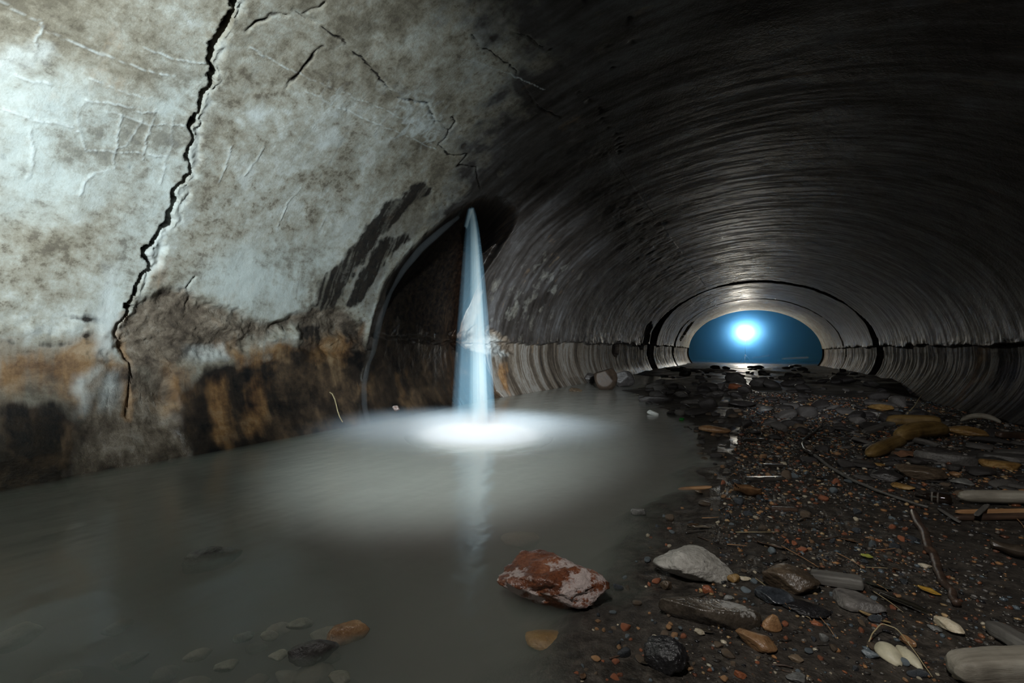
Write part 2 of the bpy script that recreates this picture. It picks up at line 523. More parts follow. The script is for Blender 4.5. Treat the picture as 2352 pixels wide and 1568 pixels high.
def lining(y, s):
    """displacement towards the inside, attributes, and the recess push"""
    P = np.stack([y, s], -1)
    sj = -SJ
    a = {}
    dsp = (0.007 + 0.013 * sstep(-0.4, -1.4, s)) * fbm(y * 1.1, s * 1.1, 3, 1) + (0.0025 + 0.0055 * (s < -1.0)) * fbm(y * 6, s * 6, 4, 2)
    near = (y > 0.1) & (y < 7.5) & (s < 0.3)
    left = s < 0
    up = np.abs(s) < SJ
    # the springing joint: a ragged plaster edge above the smoother invert
    rag = 0.045 * fbm(y * 7, y * 0, 5, 11, 0.6) + 0.03 * fbm(y * 2.0, y * 0 + 5, 3, 12) + 0.012 * np.clip(y - 2, 0, 10)
    below = np.abs(s) - (SJ - 0.01 - rag)
    edge = sstep(-0.008, 0.012, below)
    over = np.where(left, sstep(2.2, 4.0, y), 1.0) * 0.055
    dsp -= over * edge
    a['inv'] = edge * np.where(left, np.maximum(sstep(1.3, 2.6, y), 0.15), 1.0)
    # the lip of plaster is rough just above the joint
    lip = np.exp(-np.clip(-below, 0, 9) / 0.06) * (1 - edge)
    dsp += lip * 0.022 * fbm(y * 14, s * 14, 4, 13)
    grime_and_light = np.where(left, sstep(1.9, 3.3, y + 0.55 * (np.clip(1.9 + s, -0.6, 3))), 1.0)
    grime_and_light = np.maximum(grime_and_light, sstep(-1.45, -0.75, s) * 0.9)
    a['grime_and_light'] = grime_and_light * (1 - 0.75 * sstep(15.5, 19, y))  # paler towards the far mouth: lamplight on the rim painted into the concrete
    for k in ('rust', 'spall', 'black', 'white', 'wet', 'craze', 'pale', 'umber'):
        a[k] = np.zeros(len(y))
    a['wet'] = np.clip(np.where(left, 0.8, 0.15) * sstep(0.25, 0.05, surf(y, s)[:, 2]) + 0.08 * edge, 0, 1)
    push = np.zeros(len(y))
    i = np.where(near)[0]
    if len(i):
        Q = P[i]; yi, si = y[i], s[i]
        jit = np.stack([fbm(yi * 18, si * 18, 4, 31), fbm(yi * 18, si * 18, 4, 32)], -1) * 0.035
        Qj = Q + jit
        big = np.stack([fbm(yi * 5, si * 5, 3, 33), fbm(yi * 5, si * 5, 3, 34)], -1) * 0.03
        d = np.zeros(len(i))
        dc, arc = seg_dist(Qj + big * 0.3, CRACK)
        wid = 0.0030 + 0.021 * np.clip(fbm(arc * 3.2, arc * 0, 4, 41) + 0.28, 0, 1) ** 1.2
        g = sstep(wid, wid * 0.4, dc)
        d -= 0.055 * g
        # broken plaster along one side of the crack, its lit edge painted white
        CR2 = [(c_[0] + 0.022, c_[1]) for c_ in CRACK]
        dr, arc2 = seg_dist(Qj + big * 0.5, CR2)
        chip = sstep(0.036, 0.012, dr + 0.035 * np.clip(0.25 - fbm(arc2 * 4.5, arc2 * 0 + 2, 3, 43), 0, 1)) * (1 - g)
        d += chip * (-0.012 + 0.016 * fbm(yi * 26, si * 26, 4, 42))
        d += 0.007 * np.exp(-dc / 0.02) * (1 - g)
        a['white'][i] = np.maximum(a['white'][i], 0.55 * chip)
        a['black'][i] = np.maximum(a['black'][i], g * 0.8)
        dc2, arc = seg_dist(Qj, CRACK2)
        g = sstep(0.008, 0.002, dc2) * sstep(-.4, .3, fbm(arc * 6, arc * 0, 3, 49))
        d -= 0.018 * g; a['black'][i] = np.maximum(a['black'][i], g * 0.4)
        a['rust'][i] = np.maximum(a['rust'][i], 0.5 * sstep(0.035, 0.01, dc2))
        for k, r in enumerate(RIDGES):
            dr, arc = seg_dist(Q + jit * 0.35, r)
            m = sstep(0.0040, 0.0008, dr) * (0.55 + 0.45 * sstep(-.5, .2, fbm(arc * 9, arc * 0 + k, 3, 50 + k)))
            d += 0.004 * m
            a['white'][i] = np.maximum(a['white'][i], m * 0.8)
        for k, r in enumerate(GROOVES):
            dr, arc = seg_dist(Q + jit * 0.5, r)
            m = sstep(0.008, 0.001, dr) * (0.5 + 0.5 * sstep(-.3, .2, fbm(arc * 8, arc * 0 + k, 3, 80 + k)))
            d -= 0.010 * m
            a['black'][i] = np.maximum(a['black'][i], m * 0.85)
        # plaster layer left of the invert edge stands a little proud
        de, _ = seg_dist(Q + jit * 0.4, EDGE)
        for k, soft, amp in (('black', 0.03, 0.74), ('rust', 0.10, 1.0), ('spall', 0.03, 1.0), ('white', 0.03, 0.7), ('pale', 0.1, 1.0), ('dkbrown', 0.06, 1.0), ('craze', 0.08, 1.0)):
            for q in POLY[k]:
                m = sstep(-soft, soft, sdf(Qj + big, q)) * amp
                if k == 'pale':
                    m = m * (0.6 if q is POLY['pale'][-1] else 1.0); a['grime_and_light'][i] -= 0.35 * m; a['pale'][i] = np.maximum(a['pale'][i], m)
                elif k == 'dkbrown':
                    a['umber'][i] = np.maximum(a['umber'][i], m * (0.42 if q is POLY['dkbrown'][0] else 1.0))
                    a['wet'][i] = np.maximum(a['wet'][i], 0.7 * m)
                else:
                    a[k][i] = np.maximum(a[k][i], m)
                if k == 'rust':
                    a['black'][i] *= 1 - 0.75 * m; a['umber'][i] *= 1 - 0.0 * m
                    a['spall'][i] *= 1 - 0.5 * m
                if k == 'spall':
                    d += m * (-0.022 + 0.035 * fbm(yi * 8, si * 14, 5, 61) + 0.014 * np.round(3 * fbm(yi * 5, si * 9, 3, 62)) / 3)
                    a['inv'][i] *= 1 - m
        # opening of the side drain
        sd = sdf(Q + jit * 0.25, RECESS)
        z = surf(yi, si)[:, 2]
        inn = sstep(-0.004, 0.022, sd)
        full = 0.05 + 0.55 * sstep(0.25, 1.5, z)
        pd = sstep(-0.01, 0.05, sdf(Q + jit * 0.4, PIPE))
        push[i] = inn * (full * sstep(0, 0.10, sd + 0.03) + 1.5 * pd)
        led = 0.05 * sstep(0.03, -0.02, si + SJ - 0.03 + 0.04 * fbm(yi * 7, yi * 0, 4, 70))     # joint carried on inside
        push[i] -= inn * 0.06 * (1 - led / 0.05)
        d += inn * 0.012 * fbm(yi * 7, si * 5, 4, 71)
        rim = np.exp(-np.abs(sd) / 0.03)
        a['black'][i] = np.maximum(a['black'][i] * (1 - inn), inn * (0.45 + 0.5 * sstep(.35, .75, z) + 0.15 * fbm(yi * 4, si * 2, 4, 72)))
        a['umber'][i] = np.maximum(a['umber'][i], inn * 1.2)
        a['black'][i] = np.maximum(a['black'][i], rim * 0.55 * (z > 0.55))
        a['inv'][i] *= 1 - inn; a['spall'][i] *= 1 - inn; a['white'][i] *= 1 - inn
        a['rust'][i] *= 1 - inn * 0.6
        a['wet'][i] = np.maximum(a['wet'][i], inn * 0.75)
        dsp[i] += d
    toe = sstep(0.55, 0.08, surf(y, s)[:, 2] + 0.12 * fbm(y * 3, s * 2, 4, 88)) * left
    a['umber'] = np.maximum(a['umber'], 0.75 * toe * sstep(4.0, 3.0, y))
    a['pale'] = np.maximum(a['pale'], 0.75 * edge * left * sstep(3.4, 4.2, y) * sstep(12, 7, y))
    dk = sstep(7.15, 6.85, y + 0.15 * fbm(s * 4, s * 0, 4, 86)) * edge * (~left)
    a['black'] = np.maximum(a['black'], 0.85 * dk); dsp -= 0.02 * dk
    a['rust'] = np.maximum(a['rust'], 0.55 * np.exp(-((y - 7.45) / 0.28) ** 2) * edge * (~left) * sstep(-.3, .2, fbm(y * 3, s * 4, 3, 87)))
    # ring joint far down the tunnel, with a ragged dark gap, and a second faint one
    for y0, dep, wd in ((12.3, 0.16, 0.16), (16.2, 0.05, 0.06)):
        yy = y0 + 0.22 * fbm(s * 1.3, s * 0 + y0, 4, 91) + 0.05 * fbm(s * 9, s * 0, 3, 92)
        wv = wd * (0.12 + 1.6 * np.clip(0.45 + fbm(s * 0.9, s * 0 + 3, 3, 93), 0, 1) + 1.5 * sstep(1.9, 2.9, np.abs(s)))
        g = sstep(wv, wv * 0.7, np.abs(y - yy))
        dsp -= dep * g
        a['black'] = np.maximum(a['black'], g * 0.9)
    # scab of missing plaster on the left near the far end
    for (y0, s0, ry, rs) in ((11.2, -2.75, 0.5, 0.35), (17.3, -2.35, 0.5, 0.4), (8.9, -3.05, .25, .14)):
        q = ((y - y0) / ry) ** 2 + ((s - s0) / rs) ** 2 + 0.6 * fbm(y * 4, s * 5, 4, 95)
        g = sstep(1.0, 0.85, q)
        dsp -= 0.07 * g; a['black'] = np.maximum(a['black'], 0.6 * g)
    a['grime_and_light'] = np.clip(a['grime_and_light'], 0, 1)
    n1 = 0.5 + 0.5 * fbm(y * 2.2, s * 2.6, 5, 301, 0.55)
    a['blot'] = 0.5 + 0.55 * fbm(y * 8, s * 8, 5, 302, 0.6)
    a['tone'] = 0.5 * n1 + 0.5 * a['blot']
    wy = y + 0.03 * fbm(y * 3, s * 3, 3, 303)
    a['streak'] = 0.5 + 0.5 * (0.6 * fbm(wy * 17, s * 1.8, 5, 304, 0.6) + 0.6 * fbm(y * 3.5, s * 3.2, 5, 308, 0.6))
    a['fine_streak'] = 0.5 + 0.5 * fbm(wy * 30, s * 1.9, 5, 305, 0.65)
    a['flow'] = 0.5 + 0.55 * fbm(wy * 7.5, s * 0.7, 5, 306, 0.6)
    cz = a.pop('craze')
    j = np.where(cz > 0.02)[0]
    if len(j):
        u1, u2 = fbm(y[j] * 7 + s[j] * 3, s[j] * 7 - y[j] * 2, 4, 311), fbm(y[j] * 8, s[j] * 6, 4, 312)
        net = np.maximum(np.exp(-(u1 / 0.05) ** 2), np.exp(-(u2 / 0.05) ** 2)) * sstep(-.15, .2, fbm(y[j] * 3, s[j] * 3, 3, 313))
        a['white'][j] = np.maximum(a['white'][j], cz[j] * net * 0.8)
    return dsp, a, push


rows = [np.arange(-3.0, 0.2, 0.12)]
y = 0.2
lst = []
while y < 20.5:
    lst.append(y); y += 0.0052 if y < 1.7 else 0.0085 if y < 3.0 else 0.0085 + 0.0042 * (y - 3.0)
lst.append(20.5)
YR = np.concatenate(rows + [np.array(lst)])
PUSHDIR = np.array([-0.60, 0.78, 0.10])


def lining_mesh(name, s_arr):
    yy, ss = np.meshgrid(YR, s_arr, indexing='ij')
    yv, sv = yy.ravel(), ss.ravel()
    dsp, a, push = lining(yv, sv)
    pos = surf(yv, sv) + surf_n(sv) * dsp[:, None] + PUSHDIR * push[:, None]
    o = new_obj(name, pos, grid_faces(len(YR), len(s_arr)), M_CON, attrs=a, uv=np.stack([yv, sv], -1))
    return tag(o, kind='structure')


SL = np.concatenate([np.linspace(-SMAX, -SJ - 0.12, 55), np.linspace(-SJ - 0.12, -SJ + 0.12, 40)[1:], np.linspace(-SJ + 0.12, -0.95, 300)[1:]])
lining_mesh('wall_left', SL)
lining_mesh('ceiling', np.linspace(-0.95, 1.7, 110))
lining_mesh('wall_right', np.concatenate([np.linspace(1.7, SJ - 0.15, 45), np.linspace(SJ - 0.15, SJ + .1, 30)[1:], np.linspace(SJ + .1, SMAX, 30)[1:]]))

# chamber beyond the end of the tunnel
m = NT('dark_chamber_concrete')
n1 = m.noise(m.uv(1, 1, 1, 'Object'), 1.5, 7)
M_CHAM = m.bsdf(m.ramp(n1, [(0.3, (.02, .022, .025)), (0.7, (.06, .062, .065))]), 0.8)
bx = np.array([[x_, y_, z_] for y_ in (20.55, 31) for x_ in (-5.2, 4.6) for z_ in (-0.45, 4.2)])
tag(new_obj('wall_back', bx, [(4, 5, 7, 6), (0, 1, 5, 4), (2, 6, 7, 3), (1, 3, 7, 5)], M_CHAM, smooth=False), kind='structure')
# front face of the chamber, around the tunnel mouth
sarr = np.linspace(-SMAX, SMAX, 60)
rim_in = surf(np.full(60, 20.5), sarr); rim_out = rim_in.copy()
cen = np.array([xc(20.5), 20.5, 0.6])
rim_out = cen + (rim_in - cen) * 1.0; k_ = np.linalg.norm((rim_in - cen), axis=1, keepdims=True)
rim_out = cen + (rim_in - cen) / k_ * 6.0; rim_out[:, 1] = 20.56; rim_in[:, 1] = 20.5
rim_mid = cen + (rim_in - cen) * 1.12; rim_mid[:, 1] = 20.56
rv = np.vstack([rim_in, rim_mid, rim_out])
rf = np.vstack([np.stack([np.arange(59) + k * 60, np.arange(59) + 1 + k * 60, np.arange(59) + 61 + k * 60, np.arange(59) + 60 + k * 60], -1) for k in (0, 1)])
tag(new_obj('trim_1', rv, rf, M_CHAM), kind='structure')

# ------------------------------------------------------------------ floor
def on_plane(px, py, z=0.0):
    d = ray(px, py)
    t = (z - CAMZ) / d[2]
    return CAMP + t * d


SHORE_PX = [(1270, 1640), (1285, 1568), (1300, 1500), (1335, 1420), (1395, 1345), (1430, 1240), (1480, 1165), (1550, 1110), (1590, 1065), (1585, 1010), (1545, 968), (1500, 935)]
SHORE = [tuple(on_plane(*p)[:2]) for p in SHORE_PX]
SHORE = [(SHORE[0][0] + 0.05, -3.0), (SHORE[0][0] + 0.02, -0.5)] + SHORE
_l = SHORE[-1]
SHORE += [(_l[0] - 0.25, _l[1] + 0.7), (_l[0] - 0.75, _l[1] + 1.5), (-1.7, 8.6), (-2.6, 10.0)]
POOL = SHORE + [(-4, 10.0), (-4, -3)]


MOUNDS = [(*on_plane(690, 1510)[:2], 0.17, -0.045), (*on_plane(420, 1570)[:2], 0.2, -0.06), (*on_plane(60, 1470)[:2], 0.2, -0.08)]


def bed(x, y):
    x = np.asarray(x, float); y = np.asarray(y, float)
    sh = x.shape
    P = np.stack([x.ravel(), y.ravel()], -1)
    sd = sdf(P, POOL).reshape(sh)                      # + in the pool
    sd = sd + 0.05 * fbm(x * 5, y * 5, 3, 201)
    pool = -0.30 * (1 - np.exp(-np.clip(sd, 0, 9) / 0.55)) - 0.012
    d = np.clip(-sd, 0, 9)
    bank = 0.055 * (1 - np.exp(-d / 0.35)) + 0.03 * sstep(0.4, 1.6, d) * sstep(9, 3, y) - 0.012
    bank = bank - 0.018 * sstep(4.5, 8, y) - 0.20 * sstep(1.15, 2.0, x) * sstep(1.5, 3, y) * sstep(11, 8, y)
    for mx, my, mr, mh in MOUNDS:
        pool = np.maximum(pool, -0.30 + (mh + 0.30) * np.exp(-(((x - mx) ** 2 + (y - my) ** 2) / mr ** 2) ** 1.5))
    z = np.where(sd > 0, pool, bank)
    return z + 0.012 * fbm(x * 4, y * 4, 4, 202) + 0.005 * fbm(x * 22, y * 22, 3, 203) * (sd < 0.2) + 0.03 * fbm(x * 1.3, y * 1.3, 3, 204) * sstep(4, 7, y)


yr = [-3.0, -2, -1.2, -0.6, -0.2]
y = 0.1
while y < 31:
    yr.append(y); y += 0.014 if y < 2.2 else 0.014 * (y / 2.2) ** 1.5
yr = np.array(yr)
xr_ = np.concatenate([np.arange(-5.0, -2.4, 0.3), np.arange(-2.4, -0.3, 0.035), np.arange(-0.3, 2.3, 0.014), np.arange(2.3, 4.8, 0.3)])
gy, gx = np.meshgrid(yr, xr_, indexing='ij')
gz = bed(gx, gy)
sand = sstep(0.15, 0.5, gx - 0.62 - 0.10 * (gy - 0.6) + 0.18 * fbm(gx * 3, gy * 3, 3, 210)) * sstep(2.3, 1.5, gy)
o = new_obj('floor', np.stack([gx, gy, gz], -1).reshape(-1, 3), grid_faces(len(yr), len(xr_)), M_GND, attrs={'sand': sand.ravel()})
tag(o, kind='structure')


def ground_at(px, py):
    """where the sight line through a photo pixel meets the bed"""
    d = ray(px, py)
    t0 = 0.0
    for step in (0.25, 0.02, 0.0016):
        n_ = 26.0 if step == 0.25 else None
        t = t0 + np.arange(0.0, n_ if n_ else step_prev * 1.01, step) + (0.2 if n_ else 0.0)
        p = CAMP + t[:, None] * d
        below = p[:, 2] < bed(p[:, 0], p[:, 1])
        k = int(np.argmax(below))
        if not below.any(): k = len(t) - 1
        t0 = t[max(k - 1, 0)]; step_prev = step
    return CAMP + t[k] * d


# the pool: a closed body of turbid water; the bed and the walls cut through it
def extrude(poly, z0, z1):
    n = len(poly)
    v = [(x_, y_, z1) for x_, y_ in poly] + [(x_, y_, z0) for x_, y_ in poly]
    f = [tuple(range(n)), tuple(range(2 * n - 1, n - 1, -1))] + [(k, n + k, n + (k + 1) % n, (k + 1) % n) for k in range(n)]
    return v, f


WPOLY = [(-2.75, -2.5), (0.55, -2.5), (0.45, 0.3), (0.75, 1.0), (0.95, 2.0), (0.9, 4.0), (0.8, 7.0), (1.4, 9.5), (2.6, 10.5), (2.6, 21.0), (-3.0, 21.0)]
v, f = extrude(WPOLY, -0.62, 0.0)
M_WAT = mat_water()
o = new_obj('pool_water', v, f, M_WAT, smooth=False)
tag(o, 'milky grey-green pool of water below the left wall of the tunnel', 'water', kind='stuff')

# ------------------------------------------------------------------ falling water
def tube_rings_(path, radii, nseg=28, lobes=None, close=True, flat=1.0):
    path = np.asarray(path, float); V = []; n = len(path)
    for k in range(n):
        t = path[min(k + 1, n - 1)] - path[max(k - 1, 0)]; t /= np.linalg.norm(t) + 1e-9
        r_ = np.cross(t, [0.3, -0.9, 0.2]) if abs(t[2]) > 0.5 else np.cross(t, [0, 0, 1]); r_ /= np.linalg.norm(r_)
        u_ = np.cross(r_, t)
        an = np.linspace(0, 2 * math.pi, nseg, endpoint=False)
        rr = radii[k] * (lobes(an, k / (n - 1)) if lobes else 1.0)
        V.append(path[k] + (np.cos(an) * rr)[:, None] * r_ + (np.sin(an) * rr * flat)[:, None] * u_)
    V = np.vstack(V)
    Fc = []
    for k in range(n - 1):
        for j in range(nseg):
            a, b = k * nseg + j, k * nseg + (j + 1) % nseg
            Fc.append((a, b, b + nseg, a + nseg))
    if close:
        Fc.append(tuple(range(nseg - 1, -1, -1))); Fc.append(tuple((n - 1) * nseg + j for j in range(nseg)))
    return V, Fc


def tube_rings(*args, **kw):
    V, Fc = tube_rings_(*args, **kw)
    vol = 0.0                                   # make every tube face outwards
    for q in Fc:
        for j in range(1, len(q) - 1):
            vol += float(np.dot(V[q[0]], np.cross(V[q[j]], V[q[j + 1]])))
    if vol < 0: Fc = [tuple(reversed(q)) for q in Fc]
    return V, Fc


def wall_point(px, py, off=0.02):
    y_, s_ = wall_ys(px, py)
    y_, s_ = np.array([y_]), np.array([s_])
    return (surf(y_, s_) + surf_n(s_) * off)[0]


MOUTH = wall_point(1078, 474, 0.03)
LAND = on_plane(1105, 1000, 0.0)
T = np.linspace(0, 1, 40)
v0 = LAND[:2] - MOUTH[:2]
path = np.stack([MOUTH[0] + v0[0] * T, MOUTH[1] + v0[1] * T, MOUTH[2] - (MOUTH[2] + 0.02) * (0.30 * T + 0.70 * T ** 2)], -1)
back = MOUTH + PUSHDIR * np.array([0.45])[:, None] - np.array([0, 0, 0.06])
path = np.vstack([back, MOUTH + PUSHDIR * 0.2 - [0, 0, 0.02], path])
TT = np.linspace(0, 1, len(path))
fall = empty('waterfall', tuple(LAND))
tag(fall, 'thin veil of water falling from the side drain into the pool', 'waterfall')
M_CORE = mat_volume('falling_water_core', (.50, .78, .95), 16.0)
M_VEIL = mat_volume('falling_water_veil', (.36, .68, .92), 4.0)
lob = lambda an, t: 1 + 0.28 * np.sin(3 * an + 0.5) + 0.2 * np.sin(7 * an + 1.3) + 0.12 * np.sin(11 * an)
v, f = tube_rings(path, 0.010 + 0.030 * TT ** 1.0, 36, lob)
new_obj('stream', v - LAND, f, M_CORE, fall)
v, f = tube_rings(path + np.array([-0.02, -0.01, 0]) * TT[:, None], 0.016 + 0.085 * TT ** 1.2, 36, lob)
new_obj('spray_veil', v - LAND, f, M_VEIL, fall)
tr_px = [(1048, 492), (1010, 522), (960, 566), (918, 618), (888, 672), (866, 730), (856, 775), (850, 805), (838, 842), (828, 885), (830, 940), (842, 985)]
tp = np.array([wall_point(p[0], p[1], 0.03) for p in tr_px])
tp = np.stack([np.interp(np.linspace(0, len(tp) - 1, 60), np.arange(len(tp)), tp[:, k]) for k in range(3)], -1)
v, f = tube_rings(tp, 0.012 + 0.014 * np.abs(np.sin(np.linspace(0, 9, 60))) * np.linspace(1, .4, 60), 10)
trk = new_obj('water_trickle', v, f, mat_volume('trickle_water', (.75, .86, .95), 3.0))
tag(trk, 'thin trickle of water running down the left rim of the side drain', 'water trickle')

def blob(name, centre, rad, mat, label, cat, rz=0):
    import bmesh
    bm = bmesh.new(); bmesh.ops.create_icosphere(bm, subdivisions=3, radius=1.0)
    me = bpy.data.meshes.new(name); bm.to_mesh(me); bm.free()
    me.materials.append(mat)
    o = bpy.data.objects.new(name, me); COL.objects.link(o)
    o.location = centre; o.scale = rad; o.rotation_euler = (0, 0, rz)
    return tag(o, label, cat, kind='stuff')


blob('foam', (LAND[0], LAND[1] - 0.02, 0.0), (0.40, 0.28, 0.08), mat_volume('splash_foam', (.93, .97, 1.0), 260.0, 2.6),
     'bright white foam where the falling water strikes the pool', 'foam', yaw)
blob('mist', (LAND[0] - 0.22, LAND[1] + 0.12, 0.0), (1.15, 0.62, 0.13), mat_volume('splash_mist', (.70, .86, 1.0), 13.0, 2.2),
     'low pale mist spreading over the water around the splash', 'mist', yaw)

# ------------------------------------------------------------------ far lamp and haze
d = ray(1712, 763); LAMP = CAMP + d * (22.4 / d[1])
lamp = empty('work_lamp', (LAMP[0], LAMP[1], float(bed(LAMP[0], LAMP[1]))))
tag(lamp, 'blazing white lamp on a thin stand beyond the far tunnel mouth', 'lamp')
M_BLK = mat_plain('black_metal', (.02, .02, .022), 0.4)
LZ = LAMP[2] - lamp.location.z
v, f = tube_rings([(0, 0.06, 0.0), (0, 0.06, LZ - 0.02)], [0.006, 0.005], 12); new_obj('pole', v, f, M_BLK, lamp)
for k in range(3):
    an = k * 2.094 + 0.4
    v, f = tube_rings([(0, 0.06, 0.35), (0.3 * math.cos(an), 0.06 + 0.3 * math.sin(an), 0.0)], [0.009, 0.009], 8); new_obj('leg', v, f, M_BLK, lamp)
v, f = tube_rings([(0, 0.14, LZ), (0, 0.05, LZ), (0, 0.03, LZ), (0, 0.0, LZ)], [0.03, 0.04, 0.06, 0.062], 24); new_obj('housing', v, f, M_BLK, lamp)
m = NT('lamp_lens'); m.m.cycles.emission_sampling = 'NONE'; e = m.n('ShaderNodeEmission'); e.inputs['Strength'].default_value = 600; e.inputs['Color'].default_value = (.9, .96, 1, 1); m.l(e.outputs[0], m.out.inputs['Surface'])
v, f = tube_rings([(0, -0.002, LZ), (0, -0.012, LZ), (0, -0.02, LZ)], [0.055, 0.05, 0.01], 24); new_obj('lens', v, f, m.m, lamp)

v, f = extrude([(-4.8, 20.9), (4.2, 20.9), (4.2, 30.5), (-4.8, 30.5)], -0.4, 4.0)
o = new_obj('haze', v, f, mat_volume('blue_haze', (.07, .34, .85), 0.28, aniso=0.6), smooth=False)
tag(o, 'blue haze hanging in the dark space beyond the far tunnel mouth', 'haze', kind='stuff')

blob('glare_haze', (LAMP[0], LAMP[1] - 0.1, LAMP[2]), (2.3, 1.0, 1.7), mat_volume('lamp_glow_volume', (.30, .65, 1.0), 1.1, 4.2), 'added ball of haze giving the white glare around the far lamp', 'haze')  # denser haze added around the lamp to make its glow


def light(name, typ, loc, energy, color=(1, 1, 1), size=0.05, target=None, angle=60, blend=1.0):
    l = bpy.data.lights.new(name, typ); l.energy = energy; l.color = color
    l.shadow_soft_size = size
    if typ == 'SPOT':
        l.spot_size = math.radians(angle); l.spot_blend = blend
    o = bpy.data.objects.new(name, l); COL.objects.link(o); o.location = loc
    if target is not None:
        o.rotation_euler = (Vector(target) - Vector(loc)).to_track_quat('-Z', 'Y').to_euler()
    return o


light('far_lamp_light', 'POINT', (LAMP[0], LAMP[1] - 0.04, LAMP[2]), 300, (.82, .91, 1.0), 0.05)
light('torch_on_wall', 'SPOT', (-0.75, -0.75, 0.95), 360, (.86, .97, 1.0), 0.06, (-2.3, 0.95, 1.45), 80, 1.0)
light('torch_on_pool', 'SPOT', (-0.35, -0.35, 1.55), 640, (.85, .95, 1.0), 0.06, (-1.32, 2.0, 0.0), 38, 1.0)
light('foam_fill_spot', 'SPOT', (-0.2, -0.2, 1.6), 900, (.86, .95, 1.0), 0.05, (LAND[0], LAND[1], 0.12), 17, 1.0)  # unseen narrow spot added to brighten the foam
light('torch_past_fall', 'SPOT', (0.25, 0.25, 0.75), 1500, (.88, .96, 1.0), 0.05, (-2.25, 5.0, 0.62), 34, 1.0)
light('rubble_fill_spot', 'SPOT', (0.1, -0.1, 1.5), 300, (.92, .95, 1.0), 0.05, (0.35, 6.8, -0.2), 24, 1.0)  # unseen spot added so the far rubble is not black
light('bank_fill_spot', 'SPOT', (-0.15, -0.30, 1.6), 78, (1.0, .97, .93), 0.05, (0.9, 1.9, 0.0), 110, 1.0)  # unseen fill added to lift the bank

w = bpy.data.worlds.new('night'); SC.world = w; w.use_nodes = True
w.node_tree.nodes['Background'].inputs[0].default_value = (0, 0, 0, 1)
# ------------------------------------------------------------------ stones
import bmesh


def ico(sub):
    bm = bmesh.new(); bmesh.ops.create_icosphere(bm, subdivisions=sub, radius=1.0)
    v = np.array([q.co[:] for q in bm.verts]); f = np.array([[q.index for q in p.verts] for p in bm.faces]); bm.free()
    return v, f


ICO = {k: ico(k) for k in (1, 2, 3, 4, 5)}


def rock_shape(seed, sub=4, facets=16, power=14, rough=0.06, flat=0.0):
    r = np.random.default_rng(seed)
    v, f = ICO[sub]
    n = r.normal(size=(facets, 3)); n /= np.linalg.norm(n, axis=1, keepdims=True)
    if flat > 0:
        n = np.vstack([n, [0, 0.05, 1], [0.04, 0, -1]])
    h = r.uniform(0.72, 1.0, len(n))
    if flat > 0: h[-2:] = flat
    c = np.clip(v @ n.T / h, 0, None)
    rad = (c ** power).sum(1) ** (-1.0 / power)
    rad = np.clip(rad, 0.3, 1.25)
    p = v * rad[:, None]
    if rough:
        o = seed * 0.37
        nz = fbm(p[:, 0] * 2.2 + p[:, 2] * 1.3 + o, p[:, 1] * 2.2 - p[:, 2] * 1.7 + o, 5, seed) + 0.5 * fbm(p[:, 0] * 7 - p[:, 2] * 5 + o, p[:, 1] * 7 + p[:, 2] * 6, 3, seed + 5)
        p = p * (1 + rough * nz)[:, None]
    p -= (p.max(0) + p.min(0)) / 2
    p /= (p.max(0) - p.min(0)) / 2
    return p, f


ST = dict(
    red=mat_stone('rusty_red_rock', (.06, .022, .013), (.20, .065, .028), (.36, .15, .08), 1.0, (.2, .55), .8, ((.44, .36, .335), 15, .50)),
    grey=mat_stone('pale_grey_rock', (.16, .15, .13), (.30, .285, .255), (.42, .40, .37), .8, (.5, .8), .8, ((.035, .035, .04), 24, .60)),
    slab=mat_stone('mottled_slab', (.025, .02, .015), (.06, .048, .036), (.11, .09, .07), 1.0, (.18, .4), .5, ((.30, .29, .27), 18, .55)),
    tan=mat_stone('tan_stone', (.13, .062, .026), (.29, .155, .07), (.40, .25, .13), 1.2),
    tar=mat_stone('black_lump', (.006, .006, .007), (.014, .013, .014), (.03, .03, .032), 2.2, (.25, .4), 1.0),
    brown=mat_stone('brown_stone', (.035, .025, .016), (.10, .07, .045), (.18, .13, .085), 1.3),
    blueblack=mat_stone('blue_black_stone', (.015, .017, .02), (.035, .04, .047), (.12, .13, .145), 1.2, (.12, .35)),
    cream=mat_stone('cream_stone', (.36, .29, .19), (.5, .43, .31), (.62, .57, .46), 2.0, (.35, .7)),
    ochre=mat_stone('ochre_stone', (.10, .05, .014), (.25, .14, .04), (.36, .24, .10), 1.0, (.35, .7)),
    bluegrey=mat_stone('blue_grey_stone', (.05, .065, .075), (.11, .135, .15), (.2, .23, .245), 2.0),
    rust=mat_stone('rust_red_pebble', (.10, .028, .012), (.27, .085, .035), (.37, .16, .085), 2.0),
    dark=mat_stone('dark_grey_stone', (.016, .014, .014), (.04, .035, .033), (.085, .076, .07), 1.0, (.3, .65)),
    mid=mat_stone('grey_stone', (.045, .04, .037), (.10, .092, .085), (.17, .155, .14), 1.0, (.35, .7)),
    granite=mat_stone('speckled_grey_stone', (.07, .07, .068), (.17, .17, .16), (.28, .28, .265), 3.0),
    block=mat_stone('dark_brown_block', (.014, .008, .005), (.034, .020, .011), (.06, .038, .022), 1.0, (.5, .8), .4),
    murk=mat_stone('silted_stone', (.12, .115, .085), (.22, .21, .16), (.32, .3, .23), 1.0, (.5, .8)),
)
ZAX = Vector((0, 0, 1))
HERO = []                                            # (x, y, radius) of what already lies there


def place_size(g, wpx, hpx, ratio=0.75):
    dd = depth_of(g); w = wpx * dd / F
    sn = (CAMZ - g[2]) / np.linalg.norm(CAMP - g); cs = math.sqrt(1 - sn * sn)
    h = (hpx * dd / F - ratio * w * sn) / cs
    return w, max(0.22 * w, min(0.95 * w, h)), ratio * w


def face_cam(g, extra=0.0):
    return math.atan2(g[1], g[0]) - math.pi / 2 + extra


